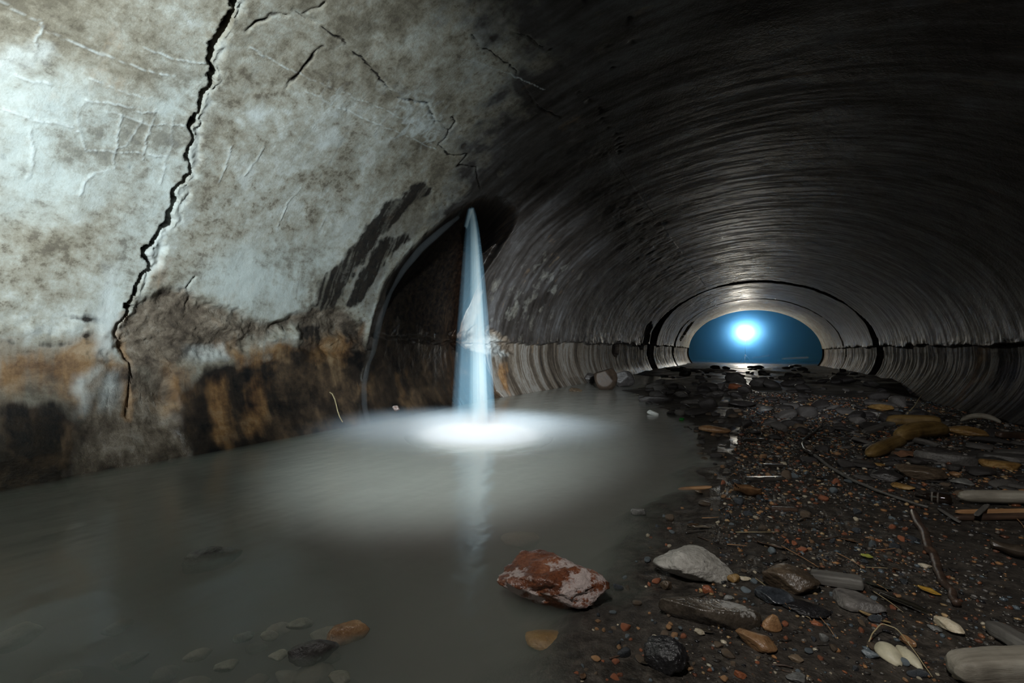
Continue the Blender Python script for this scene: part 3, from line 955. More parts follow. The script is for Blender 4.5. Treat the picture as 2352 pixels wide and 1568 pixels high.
def rock(name, label, cat, px, py, wpx, hpx, mat, seed, rot=0.0, facets=16, power=14, rough=0.07, flat=0.0, ratio=0.75, sub=5, sink=0.16, hmul=1.0, z=None, group=None, tilt=0.0):
    g = ground_at(px, py + 0.22 * hpx) if z is None else on_plane(px, py + 0.22 * hpx, z)
    w, h, dp = place_size(g, wpx, hpx, ratio)
    h *= hmul
    p, f = rock_shape(seed, sub, facets, power, rough, flat)
    p = p * np.array([w / 2, dp / 2, h / 2])
    o = new_obj(name, p, f, ST[mat] if isinstance(mat, str) else mat)
    o.location = (g[0], g[1], g[2] + h * (0.5 - sink))
    o.rotation_euler = (0, tilt, face_cam(g, rot))
    HERO.append((g[0], g[1], w * 0.5))
    return tag(o, label, cat, group)


rock('rock', 'large angular rusty red rock standing at the edge of the pool', 'rock', 1265, 1340, 250, 160, 'red', 23, 0.15, 11, 20, 0.17, hmul=1.15, z=-0.012, sink=.08)
rock('rock', 'pale grey lumpy rock with dark blotches at the shore, beside the gravel', 'rock', 1585, 1290, 170, 112, 'grey', 8, 0.35, 12, 12, 0.12, hmul=1.0)
rock('slab', 'long dark slab with pale grey mottling lying across the gravel', 'stone slab', 1628, 1412, 222, 62, 'slab', 31, 0.10, 14, 24, 0.03, 0.55, ratio=0.34)
rock('stone', 'tan wedge-shaped stone just below the mottled slab', 'stone', 1737, 1467, 88, 62, 'tan', 12, -0.2, 9, 20, 0.04)
rock('stone', 'upright orange-tan flat stone leaning behind the tan wedge stone', 'stone', 1772, 1433, 46, 66, 'tan', 44, 0.5, 10, 16, 0.05, ratio=0.5)
rock('rock', 'knobbly black tar-like lump at the bottom edge of the gravel', 'rock', 1530, 1508, 100, 105, 'tar', 5, 0, 20, 8, 0.14)
rock('rock', 'ridged brown rock beside the weathered grey plank', 'rock', 1815, 1330, 118, 84, 'brown', 17, 0.2, 9, 20, 0.08)
rock('rock', 'wet blue-black rock with shining facets below the ridged brown rock', 'rock', 1778, 1366, 84, 52, 'blueblack', 19, -0.3, 10, 18, 0.06)
rock('clod', 'crumbly black clod of silt below the wet blue-black rock', 'clod', 1852, 1395, 100, 46, 'tar', 29, 0.2, 22, 7, 0.2)
rock('stone', 'flat brown-grey stone lying under the weathered grey plank', 'stone', 1968, 1380, 108, 48, 'mid', 37, -0.3, 10, 18, 0.05, 0.5)
rock('stone', 'pitted tan stone half under water below the red rock', 'stone', 1262, 1458, 112, 66, 'ochre', 61, 0.1, 18, 9, 0.05, hmul=0.9, z=-0.02, sink=.15)
rock('stone', 'dark wedge stone in the shallows beside the pitted tan stone', 'stone', 1326, 1502, 66, 44, 'dark', 62, 0.4, 9, 16, 0.05, z=-0.012, sink=.3)
rock('stone', 'long mottled tan stone lying on the grey sand', 'stone', 2178, 1436, 72, 36, 'cream', 63, -0.75, 16, 9, 0.06, ratio=0.45)
rock('pebble', 'pale blue-white pebble beside the long mottled tan stone', 'pebble', 2147, 1442, 28, 19, 'granite', 64)
rock('pebble', 'cream pebble beside the brown branch on the sand', 'pebble', 2125, 1299, 27, 17, 'cream', 65)
rock('pebble', 'yellow knobbly pebble below the pale grey rock', 'pebble', 1685, 1330, 28, 28, 'ochre', 66)
rock('pebble', 'pale pinkish-tan pebble beside the yellow knobbly pebble', 'pebble', 1712, 1328, 26, 16, 'cream', 67)
rock('pebble', 'glossy orange-brown pebble above the mottled slab', 'pebble', 1627, 1355, 26, 26, 'rust', 68)
rock('pebble', 'triangular reddish-brown wet pebble at the waterline above the slab', 'pebble', 1529, 1346, 27, 32, 'brown', 69)
rock('pebble', 'round grey-green wet pebble above the left end of the slab', 'pebble', 1546, 1378, 30, 22, 'granite', 70)
rock('pebble', 'small round grey pebble above the right end of the slab', 'pebble', 1673, 1373, 20, 17, 'granite', 71)
rock('pebble', 'small white pebble between the black lump and the slab', 'pebble', 1506, 1461, 18, 13, 'cream', 72)
rock('pebble', 'yellow-white striped pebble under the front edge of the slab', 'pebble', 1607, 1452, 24, 24, 'cream', 73)
rock('pebble', 'bright orange sliver of stone against the black lump', 'pebble', 1479, 1505, 11, 26, 'rust', 74, ratio=.6)
rock('pebble', 'blue-grey pebble beside the pale curled pods', 'pebble', 1999, 1503, 34, 30, 'bluegrey', 75)
rock('pebble', 'orange and black pebble above the pale curled pods', 'pebble', 2083, 1472, 40, 26, 'tan', 76, -.6, ratio=.5)
rock('pebble', 'brown rounded pebble left of the curled pods, near the bottom edge', 'pebble', 1828, 1512, 32, 24, 'brown', 77)
rock('pebble', 'grey striped upright pebble in the gravel', 'pebble', 1893, 1465, 20, 32, 'granite', 78)
rock('pebble', 'red-pink pebble beside a yellow pine needle', 'pebble', 1877, 1431, 24, 16, 'rust', 79)
rock('stone', 'mossy grey fragment at the bottom edge of the gravel', 'stone', 1830, 1556, 44, 30, 'granite', 80, .5)
rock('stone', 'reddish-brown chip at the bottom edge below the tan wedge stone', 'stone', 1700, 1548, 26, 24, 'rust', 81, .5)
# mid bank on the right
rock('stone', 'brick-shaped orange-brown stone at the water margin', 'stone', 1641, 987, 70, 24, 'tan', 91, -0.1, 8, 26, 0.03, ratio=0.5)
rock('rock', 'brown rounded rock with curved veins below the ochre logs', 'rock', 2113, 1086, 98, 46, 'brown', 92, -0.05, 14, 9, 0.06)
rock('rock', 'dark angular rock left of the veined brown rock', 'rock', 2036, 1092, 66, 34, 'dark', 93, 0.2)
rock('stone', 'olive-tan flat stone in front of the veined brown rock', 'stone', 2073, 1117, 50, 20, 'ochre', 94, -.2, 14, 10, .05)
rock('stone', 'oval grey stone left of the olive-tan flat stone', 'stone', 1985, 1098, 42, 16, 'mid', 95, 0, 16, 8, .03)
rock('stone', 'speckled grey granite stone right of the veined brown rock', 'stone', 2209, 1106, 44, 20, 'granite', 96, 0, 16, 9, .04)
rock('stone', 'small orange stone above the speckled granite stone', 'stone', 2194, 1090, 22, 16, 'tan', 97)
rock('stone', 'pale olive chip in front of the ochre log', 'stone', 2016, 1067, 32, 12, 'ochre', 98, 0, 12, 12, .04)
rock('slab', 'dark blocky slab right of the terracotta shard', 'stone slab', 2170, 1055, 112, 22, 'mid', 99, -.05, 12, 22, .03, .5, ratio=.4)
rock('stone', 'humped dark stone above the blocky slab', 'stone', 2160, 1036, 74, 26, 'dark', 100, .1)
rock('stone', 'ochre rock at the end of the long ochre log', 'rock', 2212, 990, 84, 30, 'ochre', 101, 0.05, 12, 14, 0.08)
rock('stone', 'orange-brown stone below the far right wall', 'stone', 2022, 937, 50, 20, 'ochre', 102, 0, 12, 12, .06)
rock('stone', 'pale flat stone half buried at the right edge', 'stone', 2300, 1054, 80, 14, 'mid', 103, 0, 12, 14, .04, .5)
rock('stone', 'thin tan slab at the right edge below the pale flat stone', 'stone slab', 2296, 1069, 72, 12, 'ochre', 104, 0, 12, 16, .03, .5)
# near the far left wall
rock('rock', 'square brown block standing in the water by the left wall', 'rock', 1390, 888, 56, 40, 'block', 111, 0.35, 6, 26, 0.03, hmul=1.5, z=-0.015, sink=.06)
rock('rock', 'round dark stone behind the square brown block', 'rock', 1357, 875, 28, 28, 'dark', 112, z=-0.015, sink=.06)
rock('slab', 'tilted dark slab leaning right of the square brown block', 'stone slab', 1432, 880, 50, 46, 'dark', 113, .3, 9, 22, .04, ratio=.5, tilt=.5, z=-0.015, sink=.06)
rock('stone', 'low brown stone left of the square brown block', 'stone', 1322, 898, 30, 14, 'brown', 114, z=-0.015, sink=.06)
rock('stone', 'rounded grey stone standing apart in the far water', 'stone', 1517, 882, 24, 18, 'mid', 115, z=-0.015, sink=.06)
rock('stone', 'brownish-grey stone among the far rubble, lit on its top', 'stone', 1642, 907, 38, 20, 'mid', 116)
rock('stone', 'pale ridged stone in the middle of the far rubble', 'stone', 1758, 941, 34, 18, 'granite', 117)
rock('slab', 'long dark slab lying in the water at the shore', 'stone slab', 1507, 921, 78, 20, 'dark', 118, 0, 10, 20, .04, .5, ratio=.4, z=-0.015, sink=.06)
rock('stone', 'grey conical stone right of the long dark shore slab', 'stone', 1590, 929, 52, 22, 'mid', 119, z=-0.015, sink=.06)
rock('stone', 'broad dark boulder behind the pale ridged stone', 'stone', 1705, 930, 62, 24, 'dark', 120)
rock('stone', 'reddish stone among the far rubble below the lamp', 'stone', 1692, 889, 36, 16, 'rust', 121)
# stones in the pool
def wet_rock(name, label, px, py, wpx, top, mat, seed, ratio=.6, hh=.13, **kw):
    g = on_plane(px, py, top)
    w = wpx * depth_of(g) / F
    hh = min(hh, .42 * w)
    p, f = rock_shape(seed, 4, kw.get('facets', 14), kw.get('power', 12), .09, kw.get('flat', 0.55))
    o = new_obj(name, p * np.array([w / 2, w * ratio / 2, hh / 2]), f, ST[mat])
    o.location = (g[0], g[1], top - hh / 2); o.rotation_euler = (0, 0, face_cam(g, kw.get('rot', 0)))
    HERO.append((g[0], g[1], w / 2))
    return tag(o, label, 'stone', kw.get('group'))


wet_rock('stone', 'dark rock tip just breaking the surface in the middle of the pool', 490, 1258, 120, 0.006, 'mid', 131, .5, .05, facets=24, flat=0, power=9)
wet_rock('stone', 'orange-topped stone breaking the pool surface near the bottom', 800, 1432, 96, 0.008, 'tan', 132, .45, .06, flat=.6)
wet_rock('stone', 'rough grey stone ridge breaking the pool surface, largest of its heap', 722, 1470, 110, 0.012, 'mid', 133, .45, .06, flat=0, power=10)
wet_rock('stone', 'small wet stone with a bright rim in the shallows left of the leaf litter', 1466, 1167, 36, 0.015, 'granite', 134, .5, .1)
wet_rock('stone', 'dim stone under the water before the red rock', 1195, 1222, 90, -0.03, 'murk', 135, .6, .05, flat=0, power=9)
for k, (px, py, wp) in enumerate([(690, 1420, 60), (745, 1445, 62), (640, 1432, 56), (590, 1476, 48), (640, 1496, 44), (720, 1530, 95), (665, 1540, 60), (590, 1550, 56), (520, 1520, 52), (455, 1490, 60), (440, 1560, 80), (760, 1500, 46), (620, 1450, 40), (30, 1440, 110), (130, 1545, 90), (300, 1500, 70), (560, 1450, 44), (700, 1500, 40), (380, 1535, 60), (270, 1430, 60), (780, 1545, 50)]):
    wet_rock('submerged_stone', 'blurred grey stone lying under the milky water at the bottom of the pool', px, py, wp, -0.007 - 0.009 * (k % 4), 'murk', 140 + k, .8, .05, flat=0, power=8, group='blurred stones under the milky water')


# ------------------------------------------------------------------ scattered stones
def pt_in(poly):
    P = np.array(poly); lo, hi = P.min(0), P.max(0)
    while True:
        q = lo + (hi - lo) * rng.random(2)
        if inside_poly(q[None], poly)[0]: return q


PROTO = {}


def scattered(name, label, group, cat, mat, n, poly, wmin, wmax, flat=0.0, hr=(0.45, 0.8), facets=14, power=10, sub=3, gap=0.7, sink=.25):
    made = 0; tries = 0
    while made < n and tries < n * 12:
        tries += 1
        q = pt_in(poly)
        g = ground_at(q[0], q[1])
        dd = depth_of(g)
        wpx = wmin * (wmax / wmin) ** (rng.random() ** 1.6)
        w = wpx * dd / F
        if any((g[0] - x) ** 2 + (g[1] - y) ** 2 < (gap * (w * .5 + r)) ** 2 for x, y, r in HERO): continue
        v = made % 6
        key = (mat, v, flat, sub)
        if key not in PROTO:
            p, f = rock_shape(hash((mat, v, int(flat * 10))) % 9973 if False else 500 + 37 * v + 11 * list(ST).index(mat) + int(flat * 100), sub, facets, power, .06, flat)
            o = new_obj(name, p * 0.5, f, ST[mat]); PROTO[key] = o
        else:
            o = PROTO[key].copy(); COL.objects.link(o)
        o.name = name
        h = w * rng.uniform(*hr); dpt = w * rng.uniform(.6, .85)
        o.scale = (w, dpt, h)
        o.location = (g[0], g[1], g[2] + h * (.5 - sink))
        o.rotation_euler = (rng.normal() * .12, rng.normal() * .12, rng.uniform(0, 6.28))
        for kk in list(o.keys()): del o[kk]
        tag(o, label, cat, group)
        HERO.append((g[0], g[1], w * .42))
        made += 1


NEARBANK = [(1310, 1568), (1350, 1450), (1420, 1340), (1480, 1200), (1590, 1120), (1640, 1060), (1880, 1040), (2000, 1130), (2120, 1220), (2080, 1330), (2060, 1440), (2230, 1520), (2200, 1568)]
MIDBANK = [(1610, 1080), (1580, 1000), (1500, 950), (1700, 930), (1900, 950), (2000, 1000), (2352, 1060), (2352, 1140), (2100, 1140), (1900, 1060)]
FARBANK = [(1440, 915), (1520, 880), (1560, 868), (1990, 880), (2080, 920), (2200, 975), (2000, 1000), (1760, 990), (1560, 960)]
RIGHTBANK = [(1920, 920), (2080, 930), (2200, 985), (2352, 1010), (2352, 1130), (2150, 1140), (1960, 1070), (1880, 1000)]
scattered('pebble', 'small rust-red wet pebble lying in the dark gravel', 'rust-red pebbles in the gravel', 'pebble', 'rust', 55, NEARBANK, 8, 26)
scattered('pebble', 'small blue-grey wet pebble lying in the dark gravel', 'blue-grey pebbles in the gravel', 'pebble', 'bluegrey', 48, NEARBANK, 8, 26)
scattered('pebble', 'small pale cream pebble lying in the dark gravel', 'cream pebbles in the gravel', 'pebble', 'cream', 40, NEARBANK, 6, 17)
scattered('pebble', 'small brown wet pebble lying in the dark gravel', 'brown pebbles in the gravel', 'pebble', 'brown', 55, NEARBANK, 10, 34)
scattered('pebble', 'small tan pebble lying in the dark gravel', 'tan pebbles in the gravel', 'pebble', 'tan', 40, NEARBANK, 8, 24)
scattered('pebble', 'small black wet pebble lying in the dark gravel', 'black pebbles in the gravel', 'pebble', 'blueblack', 45, NEARBANK, 10, 34)
scattered('stone', 'dark grey stone on the wet bank between gravel and rubble', 'dark stones on the middle bank', 'stone', 'dark', 60, MIDBANK, 12, 46, 0.0, (.3, .6))
scattered('stone', 'brown stone on the wet bank between gravel and rubble', 'brown stones on the middle bank', 'stone', 'brown', 34, MIDBANK, 10, 36, 0.0, (.3, .6))
scattered('stone', 'tan stone on the wet bank between gravel and rubble', 'tan stones on the middle bank', 'stone', 'tan', 18, MIDBANK, 8, 22, 0.0, (.35, .6))
scattered('cobble', 'dark cobble in the rubble spread before the far tunnel', 'dark cobbles of the far rubble', 'cobble', 'dark', 90, FARBANK, 16, 64, 0.0, (.35, .6), 11, 16, gap=.55)
scattered('cobble', 'grey-brown cobble in the rubble spread before the far tunnel', 'grey-brown cobbles of the far rubble', 'cobble', 'mid', 55, FARBANK, 14, 56, 0.0, (.35, .6), 11, 16, gap=.55)
scattered('cobble', 'small dark cobble close before the far tunnel mouth', 'small dark cobbles before the far mouth', 'cobble', 'dark', 70, [(1515, 868), (1560, 846), (1700, 838), (1900, 842), (1990, 866), (1985, 884), (1700, 874)], 10, 34, 0.0, (.3, .5), 11, 16, gap=.5)
scattered('slab', 'flat dark slab in the driftwood and stones along the right wall', 'dark slabs along the right wall', 'stone slab', 'dark', 40, RIGHTBANK, 30, 100, 0.5, (.14, .26), 12, 20, gap=.5)
scattered('slab', 'flat grey slab in the driftwood and stones along the right wall', 'grey slabs along the right wall', 'stone slab', 'mid', 26, RIGHTBANK, 26, 80, 0.5, (.14, .26), 12, 20, gap=.5)


# ------------------------------------------------------------------ wood, leaves, litter
WD = dict(
    grey=mat_wood('weathered_grey_wood', (.05, .046, .042), (.12, .112, .10), (.21, .2, .18)),
    pale=mat_wood('pale_driftwood', (.12, .105, .08), (.26, .235, .19), (.40, .38, .32)),
    brown=mat_wood('wet_brown_bark', (.018, .012, .009), (.055, .034, .024), (.12, .07, .045), .4),
    ochre=mat_wood('ochre_driftwood', (.07, .04, .012), (.19, .115, .035), (.30, .2, .075)),
    dark=mat_wood('sodden_dark_wood', (.010, .009, .008), (.03, .026, .022), (.06, .052, .045), .25),
    orange=mat_wood('split_orange_wood', (.18, .08, .03), (.36, .19, .085), (.48, .3, .16)),
    straw=mat_wood('straw', (.22, .17, .09), (.36, .29, .16), (.46, .39, .24)))


def board(name, label, cat, a, b, wpx, thick, mat, seed, lift=0.0, taper=0.75, bow=0.0, roundness=3.0, z=None):
    """a length of wood or bark between two ground points of the photograph"""
    A, B = (ground_at(*a), ground_at(*b)) if z is None else (on_plane(*a, z), on_plane(*b, z))
    L = float(np.linalg.norm(B - A)); mid = (A + B) / 2
    wd = wpx * depth_of(mid) / F
    nl, ns = 40, 24
    u = np.linspace(-1, 1, nl); an = np.linspace(0, 2 * math.pi, ns, endpoint=False)
    V = []
    for k in range(nl):
        e = (1 - abs(u[k]) ** 6 * (1 - taper) * 1.0) * (0.55 if k in (0, nl - 1) else 1)
        cx_, sx_ = np.cos(an), np.sin(an)
        y_ = np.sign(cx_) * np.abs(cx_) ** (2 / roundness) * wd / 2 * e * (1 + 0.10 * fbm(np.full(ns, u[k] * 3 + seed), an * 0 + seed, 3, seed))
        z_ = np.sign(sx_) * np.abs(sx_) ** (2 / roundness) * thick / 2 * e
        rr = 1 + 0.05 * fbm(np.full(ns, u[k] * 6 + seed), np.cos(an) * 2, 3, seed + 1)
        endj = 0.03 * fbm(an * 2 + seed, an * 0, 3, seed + 2) * L * (abs(u[k]) > .97)
        V.append(np.stack([u[k] * L / 2 + endj, y_ * rr, z_ * rr + bow * (1 - u[k] ** 2)], -1))
    V = np.vstack(V)
    Fc = []
    for k in range(nl - 1):
        for j in range(ns):
            p, q = k * ns + j, k * ns + (j + 1) % ns
            Fc.append((p, p + ns, q + ns, q))
    Fc.append(tuple(range(ns))); Fc.append(tuple((nl - 1) * ns + j for j in range(ns - 1, -1, -1)))
    o = new_obj(name, V, Fc, WD[mat])
    dv = (B - A) / L
    o.location = (mid[0], mid[1], mid[2] + thick * .36 + lift)
    o.rotation_euler = (0, -math.asin(dv[2]), math.atan2(dv[1], dv[0]))
    HERO.append((mid[0], mid[1], max(wd, L * .3)))
    return tag(o, label, cat)


def stick(name, label, cat, pts, rpx, mat, lift=0.0, group=None, taper=0.5, seed=0, humps=None):
    P = []
    for k, q in enumerate(pts):
        g = ground_at(q[0], q[1]); P.append(g + [0, 0, (humps[k] if humps else 0)])
    P = np.array(P); n = max(12, 6 * len(P))
    t = np.linspace(0, len(P) - 1, n)
    P = np.stack([np.interp(t, np.arange(len(P)), P[:, k]) for k in range(3)], -1)
    for _ in range(2):
        P[1:-1] = (P[:-2] + 2 * P[1:-1] + P[2:]) / 4
    r = rpx * depth_of(P[n // 2]) / F
    P[:, 2] += r * .7 + lift
    wob = r * 0.5
    P[:, 0] += wob * fbm(t * 2, t * 0 + seed, 3, seed); P[:, 1] += wob * fbm(t * 2, t * 0 + seed, 3, seed + 1)
    rad = r * (1 + 0.18 * fbm(t * 3, t * 0, 3, seed + 2)) * np.linspace(1, taper, n)
    c = P.mean(0)
    V, Fc = tube_rings(P - c, rad, 10)
    o = new_obj(name, V, Fc, WD[mat]); o.location = c
    return tag(o, label, cat, group)


def leaf(name, label, cat, px, py, lpx, wpx, col, rot, curl=0.25, group=None, stem=True):
    g = ground_at(px, py); dd = depth_of(g); L, wd = lpx * dd / F, wpx * dd / F
    nu, nv = 18, 7
    V = []
    for i in range(nu):
        u = i / (nu - 1); ww = wd / 2 * (math.sin(math.pi * min(1, u * .96 + .02)) ** .75) * (1.15 - .3 * u)
        for j in range(nv):
            q = (j / (nv - 1)) * 2 - 1
            V.append(((u - .5) * L, q * ww, abs(q) ** 1.5 * curl * wd + curl * .6 * L * (u - .5) ** 2 + .05 * wd * math.sin(9 * u + 3 * q)))
    V = np.array(V); Fc = grid_faces(nu, nv)
    t_ = np.array([0, 0, max(0.0006, .012 * wd)])
    m_ = len(V)
    rim = [i * nv for i in range(nu)] + [(nu - 1) * nv + j for j in range(1, nv)] + [i * nv + nv - 1 for i in range(nu - 2, -1, -1)] + [j for j in range(nv - 2, 0, -1)]
    side = [(rim[k], rim[(k + 1) % len(rim)], rim[(k + 1) % len(rim)] + m_, rim[k] + m_) for k in range(len(rim))]
    allf = [tuple(q) for q in Fc] + [tuple(reversed([k + m_ for k in q])) for q in Fc] + side
    allf = [tuple(reversed(q)) for q in allf]
    key = 'leaf_' + '_'.join(str(c) for c in col)
    mt = bpy.data.materials.get(key) or mat_plain(key, col, 0.35, 0.35)
    o = new_obj(name, np.vstack([V, V - t_]), allf, mt)
    o.location = (g[0], g[1], g[2] + .004 + .02 * wd); o.rotation_euler = (rng.normal() * .12, rng.normal() * .12, face_cam(g, rot))
    if stem:
        v_, f_ = tube_rings([(-.5 * L - .18 * L, 0, .06 * L), (-.5 * L, 0, curl * .15 * L), (.4 * L, 0, .003)], [.010 * L, .011 * L, .004 * L], 6)
        new_obj('stem', v_, f_, mt, o)
    return tag(o, label, cat, group)


board('plank', 'short weathered grey plank right of the ridged brown rock', 'plank', (1862, 1338), (1983, 1356), 36, .020, 'grey', 3, .006, .9, roundness=6)
board('board', 'broad pale driftwood board in the bottom corner of the bank', 'board', (2185, 1566), (2420, 1555), 70, .035, 'pale', 5, .006, .5, roundness=4)
board('board', 'grey driftwood board above the broad pale board', 'board', (2275, 1455), (2400, 1530), 40, .02, 'grey', 6, .006, .6, roundness=5)
board('log', 'pale barkless log at the right edge of the bank', 'log', (2200, 1158), (2420, 1164), 30, .035, 'pale', 8, .012, .4, roundness=2)
board('splint', 'orange split length of wood under the pale barkless log', 'wood splint', (2195, 1182), (2420, 1180), 9, .012, 'orange', 9, .004, .6, roundness=4)
board('branch', 'reddish-brown branch lying below the orange split wood', 'branch', (2190, 1196), (2380, 1192), 18, .017, 'brown', 10, .002, .6, roundness=2)
board('splinter', 'grey splinter of wood crossing the reddish-brown branch', 'splinter', (2242, 1204), (2268, 1178), 11, .006, 'grey', 11, .02, .6)
board('splinter', 'grey splinter of wood left of the reddish-brown branch', 'splinter', (2155, 1172), (2205, 1205), 9, .006, 'grey', 12, .004, .5)
board('log', 'short ochre log with rounded ends below the right wall', 'log', (2036, 978), (2162, 981), 30, .075, 'ochre', 13, .0, .55, roundness=2)
board('plank', 'grey plank slanting behind the short ochre log', 'plank', (1984, 998), (2078, 968), 20, .03, 'grey', 14, .0, .6, roundness=4)
board('log', 'long bent ochre log running towards the sand', 'log', (2060, 1022), (2172, 1006), 34, .075, 'ochre', 15, .01, .5, .02, roundness=2.2)
board('log', 'splintered lower end of the bent ochre log', 'log', (1996, 1054), (2074, 1018), 34, .055, 'ochre', 16, .0, .4, roundness=2.2)
board('branch', 'pale curved branch at the foot of the right wall', 'branch', (2206, 980), (2300, 985), 13, .03, 'pale', 17, .025, .5, .03, roundness=2)
board('plank', 'dark wet plank shining on the bank, nearest the shoreline', 'plank', (1712, 1105), (1802, 1104), 20, .015, 'dark', 18, .002, .85, roundness=5)
board('plank', 'shining wet plank above the nearer shining plank', 'plank', (1752, 1073), (1802, 1075), 12, .012, 'dark', 19, .004, .8, roundness=5)
board('plank', 'shining wet plank highest up the bank of the three shining planks', 'plank', (1704, 1014), (1758, 1015), 12, .015, 'dark', 20, .006, .8, roundness=5)
board('splint', 'flat tan strip of wood at the waterline', 'wood splint', (1558, 1126), (1636, 1122), 13, .010, 'orange', 21, .002, .4, roundness=5)
board('plank', 'dark sodden plank lying flat in the gravel below the curled brown leaf', 'plank', (1770, 1172), (1832, 1174), 14, .012, 'brown', 22, 0, .8, roundness=4)
board('plank', 'long dark beam lying across the far rubble', 'plank', (1530, 850), (1690, 855), 5, .05, 'brown', 23, .02, .9, roundness=6)
board('plank', 'long pale-edged beam lying before the far tunnel mouth', 'plank', (1745, 857), (1900, 869), 5, .05, 'pale', 24, .03, .9, roundness=6)
board('plank', 'pale board lying on the far water, nearer the lamp', 'plank', (1728, 826), (1768, 820), 4, .10, 'pale', 25, .05, .8, roundness=6)
board('plank', 'pale board lying on the far water, right of the lamp', 'plank', (1796, 828), (1858, 825), 5, .10, 'pale', 26, .05, .8, roundness=6)
board('plank', 'grey plank lying along the foot of the far right wall', 'plank', (1950, 949), (2018, 955), 9, .03, 'grey', 27, 0, .8, roundness=5)
board('plank', 'wide brown plank end at the right edge above the slabs', 'plank', (2290, 1008), (2400, 1012), 20, .03, 'brown', 28, .01, .7, roundness=5)
stick('branch', 'dark brown bark-covered branch running down the grey sand', 'branch', [(2098, 1182), (2118, 1225), (2132, 1265), (2146, 1292), (2160, 1330), (2182, 1365), (2204, 1398)], 11, 'brown', .0, seed=3, taper=.6)
stick('reed', 'long dry reed stem slanting across the bank', 'reed', [(1868, 1048), (1908, 1080), (1960, 1110), (2010, 1132), (2040, 1143), (2105, 1166), (2130, 1172)], 4.5, 'grey', .006, seed=5)
stick('grass_stem', 'thin arching dry grass stem over the pale curled pods', 'grass stem', [(1990, 1492), (2003, 1475), (2024, 1462), (2060, 1475), (2100, 1515), (2142, 1556)], 1.6, 'straw', .0, seed=6, humps=[0, .012, .02, .02, .012, 0])
stick('twig', 'shiny curled strip of bark standing on the bank above the reed', 'twig', [(1868, 1050), (1846, 1040), (1844, 1018), (1868, 1000), (1886, 985), (1893, 968)], 4, 'dark', .008, seed=7)
stick('grass_stem', 'pale grass stem rising from the driftwood below the right wall', 'grass stem', [(2084, 958), (2100, 951), (2118, 934)], 1.4, 'straw', .02, seed=8, humps=[0, .03, .07])
for k, (a, b) in enumerate([((1852, 1424), (1862, 1432)), ((1883, 1425), (1920, 1475)), ((2015, 1350), (2040, 1366)), ((1735, 1335), (1775, 1370)), ((1791, 1384), (1816, 1408)), ((1795, 1260), (1880, 1310)), ((2005, 1365), (2075, 1415)), ((2012, 1270), (2058, 1266)), ((1612, 1195), (1650, 1193)), ((1690, 1228), (1790, 1228)), ((1670, 1256), (1716, 1260)), ((1920, 1275), (1985, 1312)), ((1990, 1310), (2040, 1312)), ((2330, 1192), (2352, 1218))]):
    stick('pine_needle', 'thin orange-brown pine needle lying on the gravel', 'pine needle', [a, ((a[0] + b[0]) / 2 + 3, (a[1] + b[1]) / 2), b], 1.0, 'orange' if k % 3 else 'straw', .006, 'pine needles strewn over the gravel', seed=20 + k)
for k in range(26):
    q = pt_in(NEARBANK if k < 15 else MIDBANK); an = rng.uniform(-.6, .6); l_ = rng.uniform(18, 55)
    b_ = (min(2345, q[0] + l_ * math.cos(an)), min(1560, q[1] + .6 * l_ * math.sin(an)))
    stick('twig', 'short dark sodden twig lying in the gravel', 'twig', [q, ((q[0] + b_[0]) / 2, (q[1] + b_[1]) / 2 + rng.uniform(-4, 4)), b_], rng.uniform(1.2, 2.6), 'dark' if k % 2 else 'brown', .002, 'dark twigs in the gravel', seed=60 + k)
leaf('leaf', 'long dark brown leaf lying flat on the grey sand', 'leaf', 2088, 1396, 115, 30, (.022, .020, .014), -.25, .08)
leaf('leaf', 'bright yellow leaf above the long dark leaf', 'leaf', 2134, 1364, 42, 20, (.36, .21, .035), -.2, .2)
leaf('leaf', 'small yellow-green leaf on the dark gravel', 'leaf', 1991, 1284, 24, 17, (.30, .31, .06), -.3, .25)
leaf('leaf', 'crumpled brown leaf with a shining top below the wet planks', 'leaf', 1716, 1140, 58, 40, (.16, .085, .04), .1, .45)
leaf('leaf', 'grey-brown leaf lying at the shore above the pale grey rock', 'leaf', 1612, 1216, 44, 22, (.14, .115, .085), .3, .15)
leaf('leaf', 'brown leaf with a frosty sheen right of the pale grey rock', 'leaf', 1770, 1258, 60, 22, (.10, .065, .045), -.35, .15)
leaf('leaf', 'dark leaf tucked under the weathered grey plank', 'leaf', 2020, 1352, 56, 20, (.02, .022, .014), -.5, .1)
leaf('leaf', 'large curled brown leaf at the right edge of the sand', 'leaf', 2325, 1280, 80, 46, (.06, .045, .032), -.5, .4)
leaf('leaf', 'folded yellowish leaf left of the orange chips', 'leaf', 2008, 1425, 64, 18, (.26, .18, .08), -.4, .2)
for k in range(14):
    q = pt_in(NEARBANK)
    leaf('leaf', 'small rotting brown leaf pressed into the gravel', 'leaf', q[0], q[1], rng.uniform(20, 38), rng.uniform(10, 18), [(.06, .038, .022), (.10, .055, .03), (.035, .028, .02)][k % 3], rng.uniform(-1.5, 1.5), .12, 'rotting brown leaves in the gravel', stem=False)


